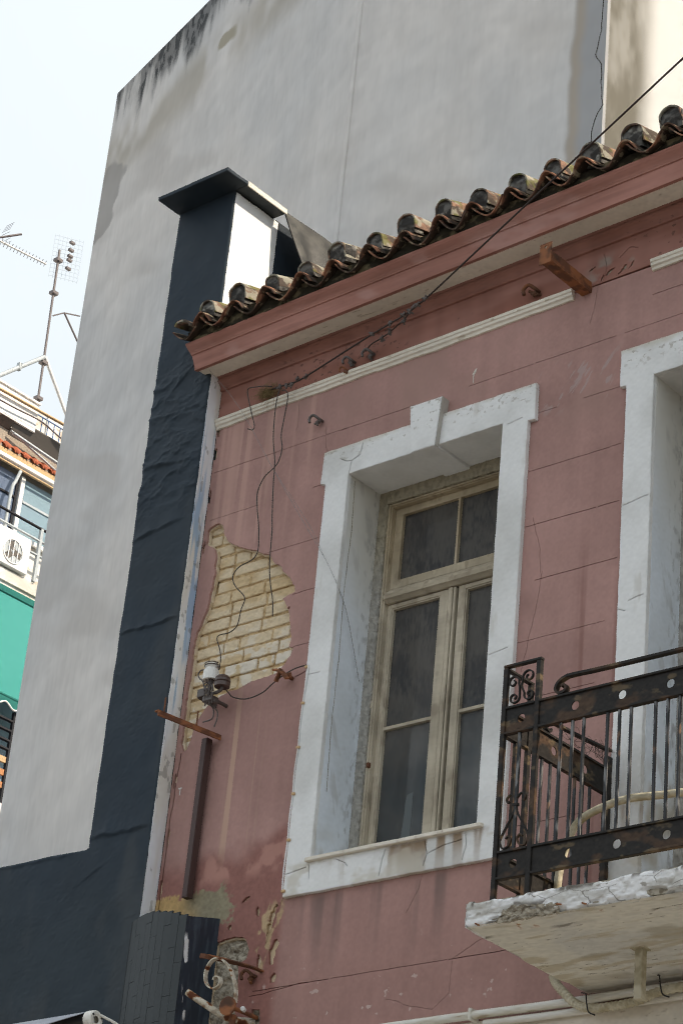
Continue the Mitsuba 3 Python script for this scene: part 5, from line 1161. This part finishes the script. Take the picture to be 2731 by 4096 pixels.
# aerials on the far roof
def elements(P0, P1, n, e, L0, L1, r):
    P0, P1, e = np.array(P0), np.array(P1), np.array(e, float)
    return cat([tube([P0 + (P1 - P0) * f - e * (L0 + (L1 - L0) * f) / 2, P0 + (P1 - P0) * f + e * (L0 + (L1 - L0) * f) / 2], r, 5, 1, smooth=False) for f in np.linspace(0.03, .98, n)])
t = thing('tv_antenna', 'tall thin mast with a grid aerial at its top on the far roof', 'antenna', 'aerials on the far roof')
add(t + '__mast', tube([(-40.05, 23.33, 29.9), (-40.05, 23.29, 31.5), (-40.05, 23.198, 34.76)], .032, 7, 4), 'antenna_metal', True)
gr_ = []
for y in np.linspace(23.10, 23.72, 8): gr_.append(tube([(-40.0 + (y - 23.4) * .6, y, 33.95), (-40.0 + (y - 23.4) * .6, y, 35.25)], .003, 4, 1, smooth=False))
for z in np.linspace(34.0, 35.2, 11): gr_.append(tube([(-40.18, 23.10, z), (-39.81, 23.72, z)], .003, 4, 1, smooth=False))
add(t + '__grid', cat(gr_), 'far_metal')
add(t + '__dipole', cat([box(-39.9, -39.82, 23.34, 23.48, z - .03, z + .03) for z in (34.25, 34.5, 34.62, 34.8, 35.02)]), 'antenna_metal')
add(t + '__clamp', cat([box(-40.13, -39.97, y - .09, y + .09, z - .04, z + .04) for y, z in ((23.21, 34.45), (23.25, 33.5), (23.29, 31.5), (23.32, 30.5))]), 'antenna_metal')
t = thing('tv_antenna', 'long white yagi aerial with short rods reaching in from the left edge', 'antenna', 'aerials on the far roof')
add(t + '__boom', tube([(-40, 20.9, 33.86), (-40, 22.81, 34.10)], .026, 6, 2), 'white_gloss', True)
add(t + '__element', elements((-40, 21.3, 33.90), (-40, 22.81, 34.10), 14, (0.6, 0.0, 1.0), .16, .14, .008), 'antenna_metal')
add(t + '__mast', tube([(-40.05, 21.0, 30.2), (-40.05, 21.0, 34.0)], .035, 6, 2), 'antenna_metal')
add(t + '__reflector', cat([tube([(-40 + .5 * (k % 2), 21.15 + .16 * q, 33.95 + .45 * q * s_ + .02 * k), (-40.3 + .5 * (k % 2), 21.15 + .16 * q, 33.95 + .45 * q * s_ + .02 * k)], .005, 4, 1, smooth=False) for s_ in (-1, 1) for q in np.linspace(.1, .6, 4) for k in (0, 1)] + [tube([(-40, 21.2, 33.95), (-39.8, 21.75, 34.30)], .03, 5, 2)]), 'antenna_metal')
t = thing('tv_antenna', 'slanting aerial arm half hidden behind the edge of the grey building', 'antenna', 'aerials on the far roof')
add(t + '__mast', tube([(-40, 24.6, 30.2), (-40, 24.6, 32.2), (-40, 23.64, 33.12)], .025, 6, 2, smooth=False), 'antenna_metal')
add(t + '__boom', tube([(-40, 23.3, 32.85), (-40, 23.64, 33.12), (-40, 24.15, 33.30)], .02, 5, 2, smooth=False), 'antenna_metal')
single('roof_beam', 'pale metal boom sloping from the left edge to the tall mast on the far roof', 'beam', cat([tube([(-40.0, 21.2, 29.70), (-40.0, 22.02, 30.47), (-40.0, 23.25, 31.63)], .055, 7, 2), box(-40.05, -39.95, 22.50, 22.58, 30.88, 31.08)]), 'far_metal', True)
single('mast_stay', 'white stay running down from the tall mast to the right on the far roof', 'stay', tube([(-40.02, 23.30, 31.66), (-40.02, 23.593, 31.287), (-40.02, 24.3, 30.44), (-40.02, 24.8, 29.9)], .045, 6, 3), 'white_gloss', True)
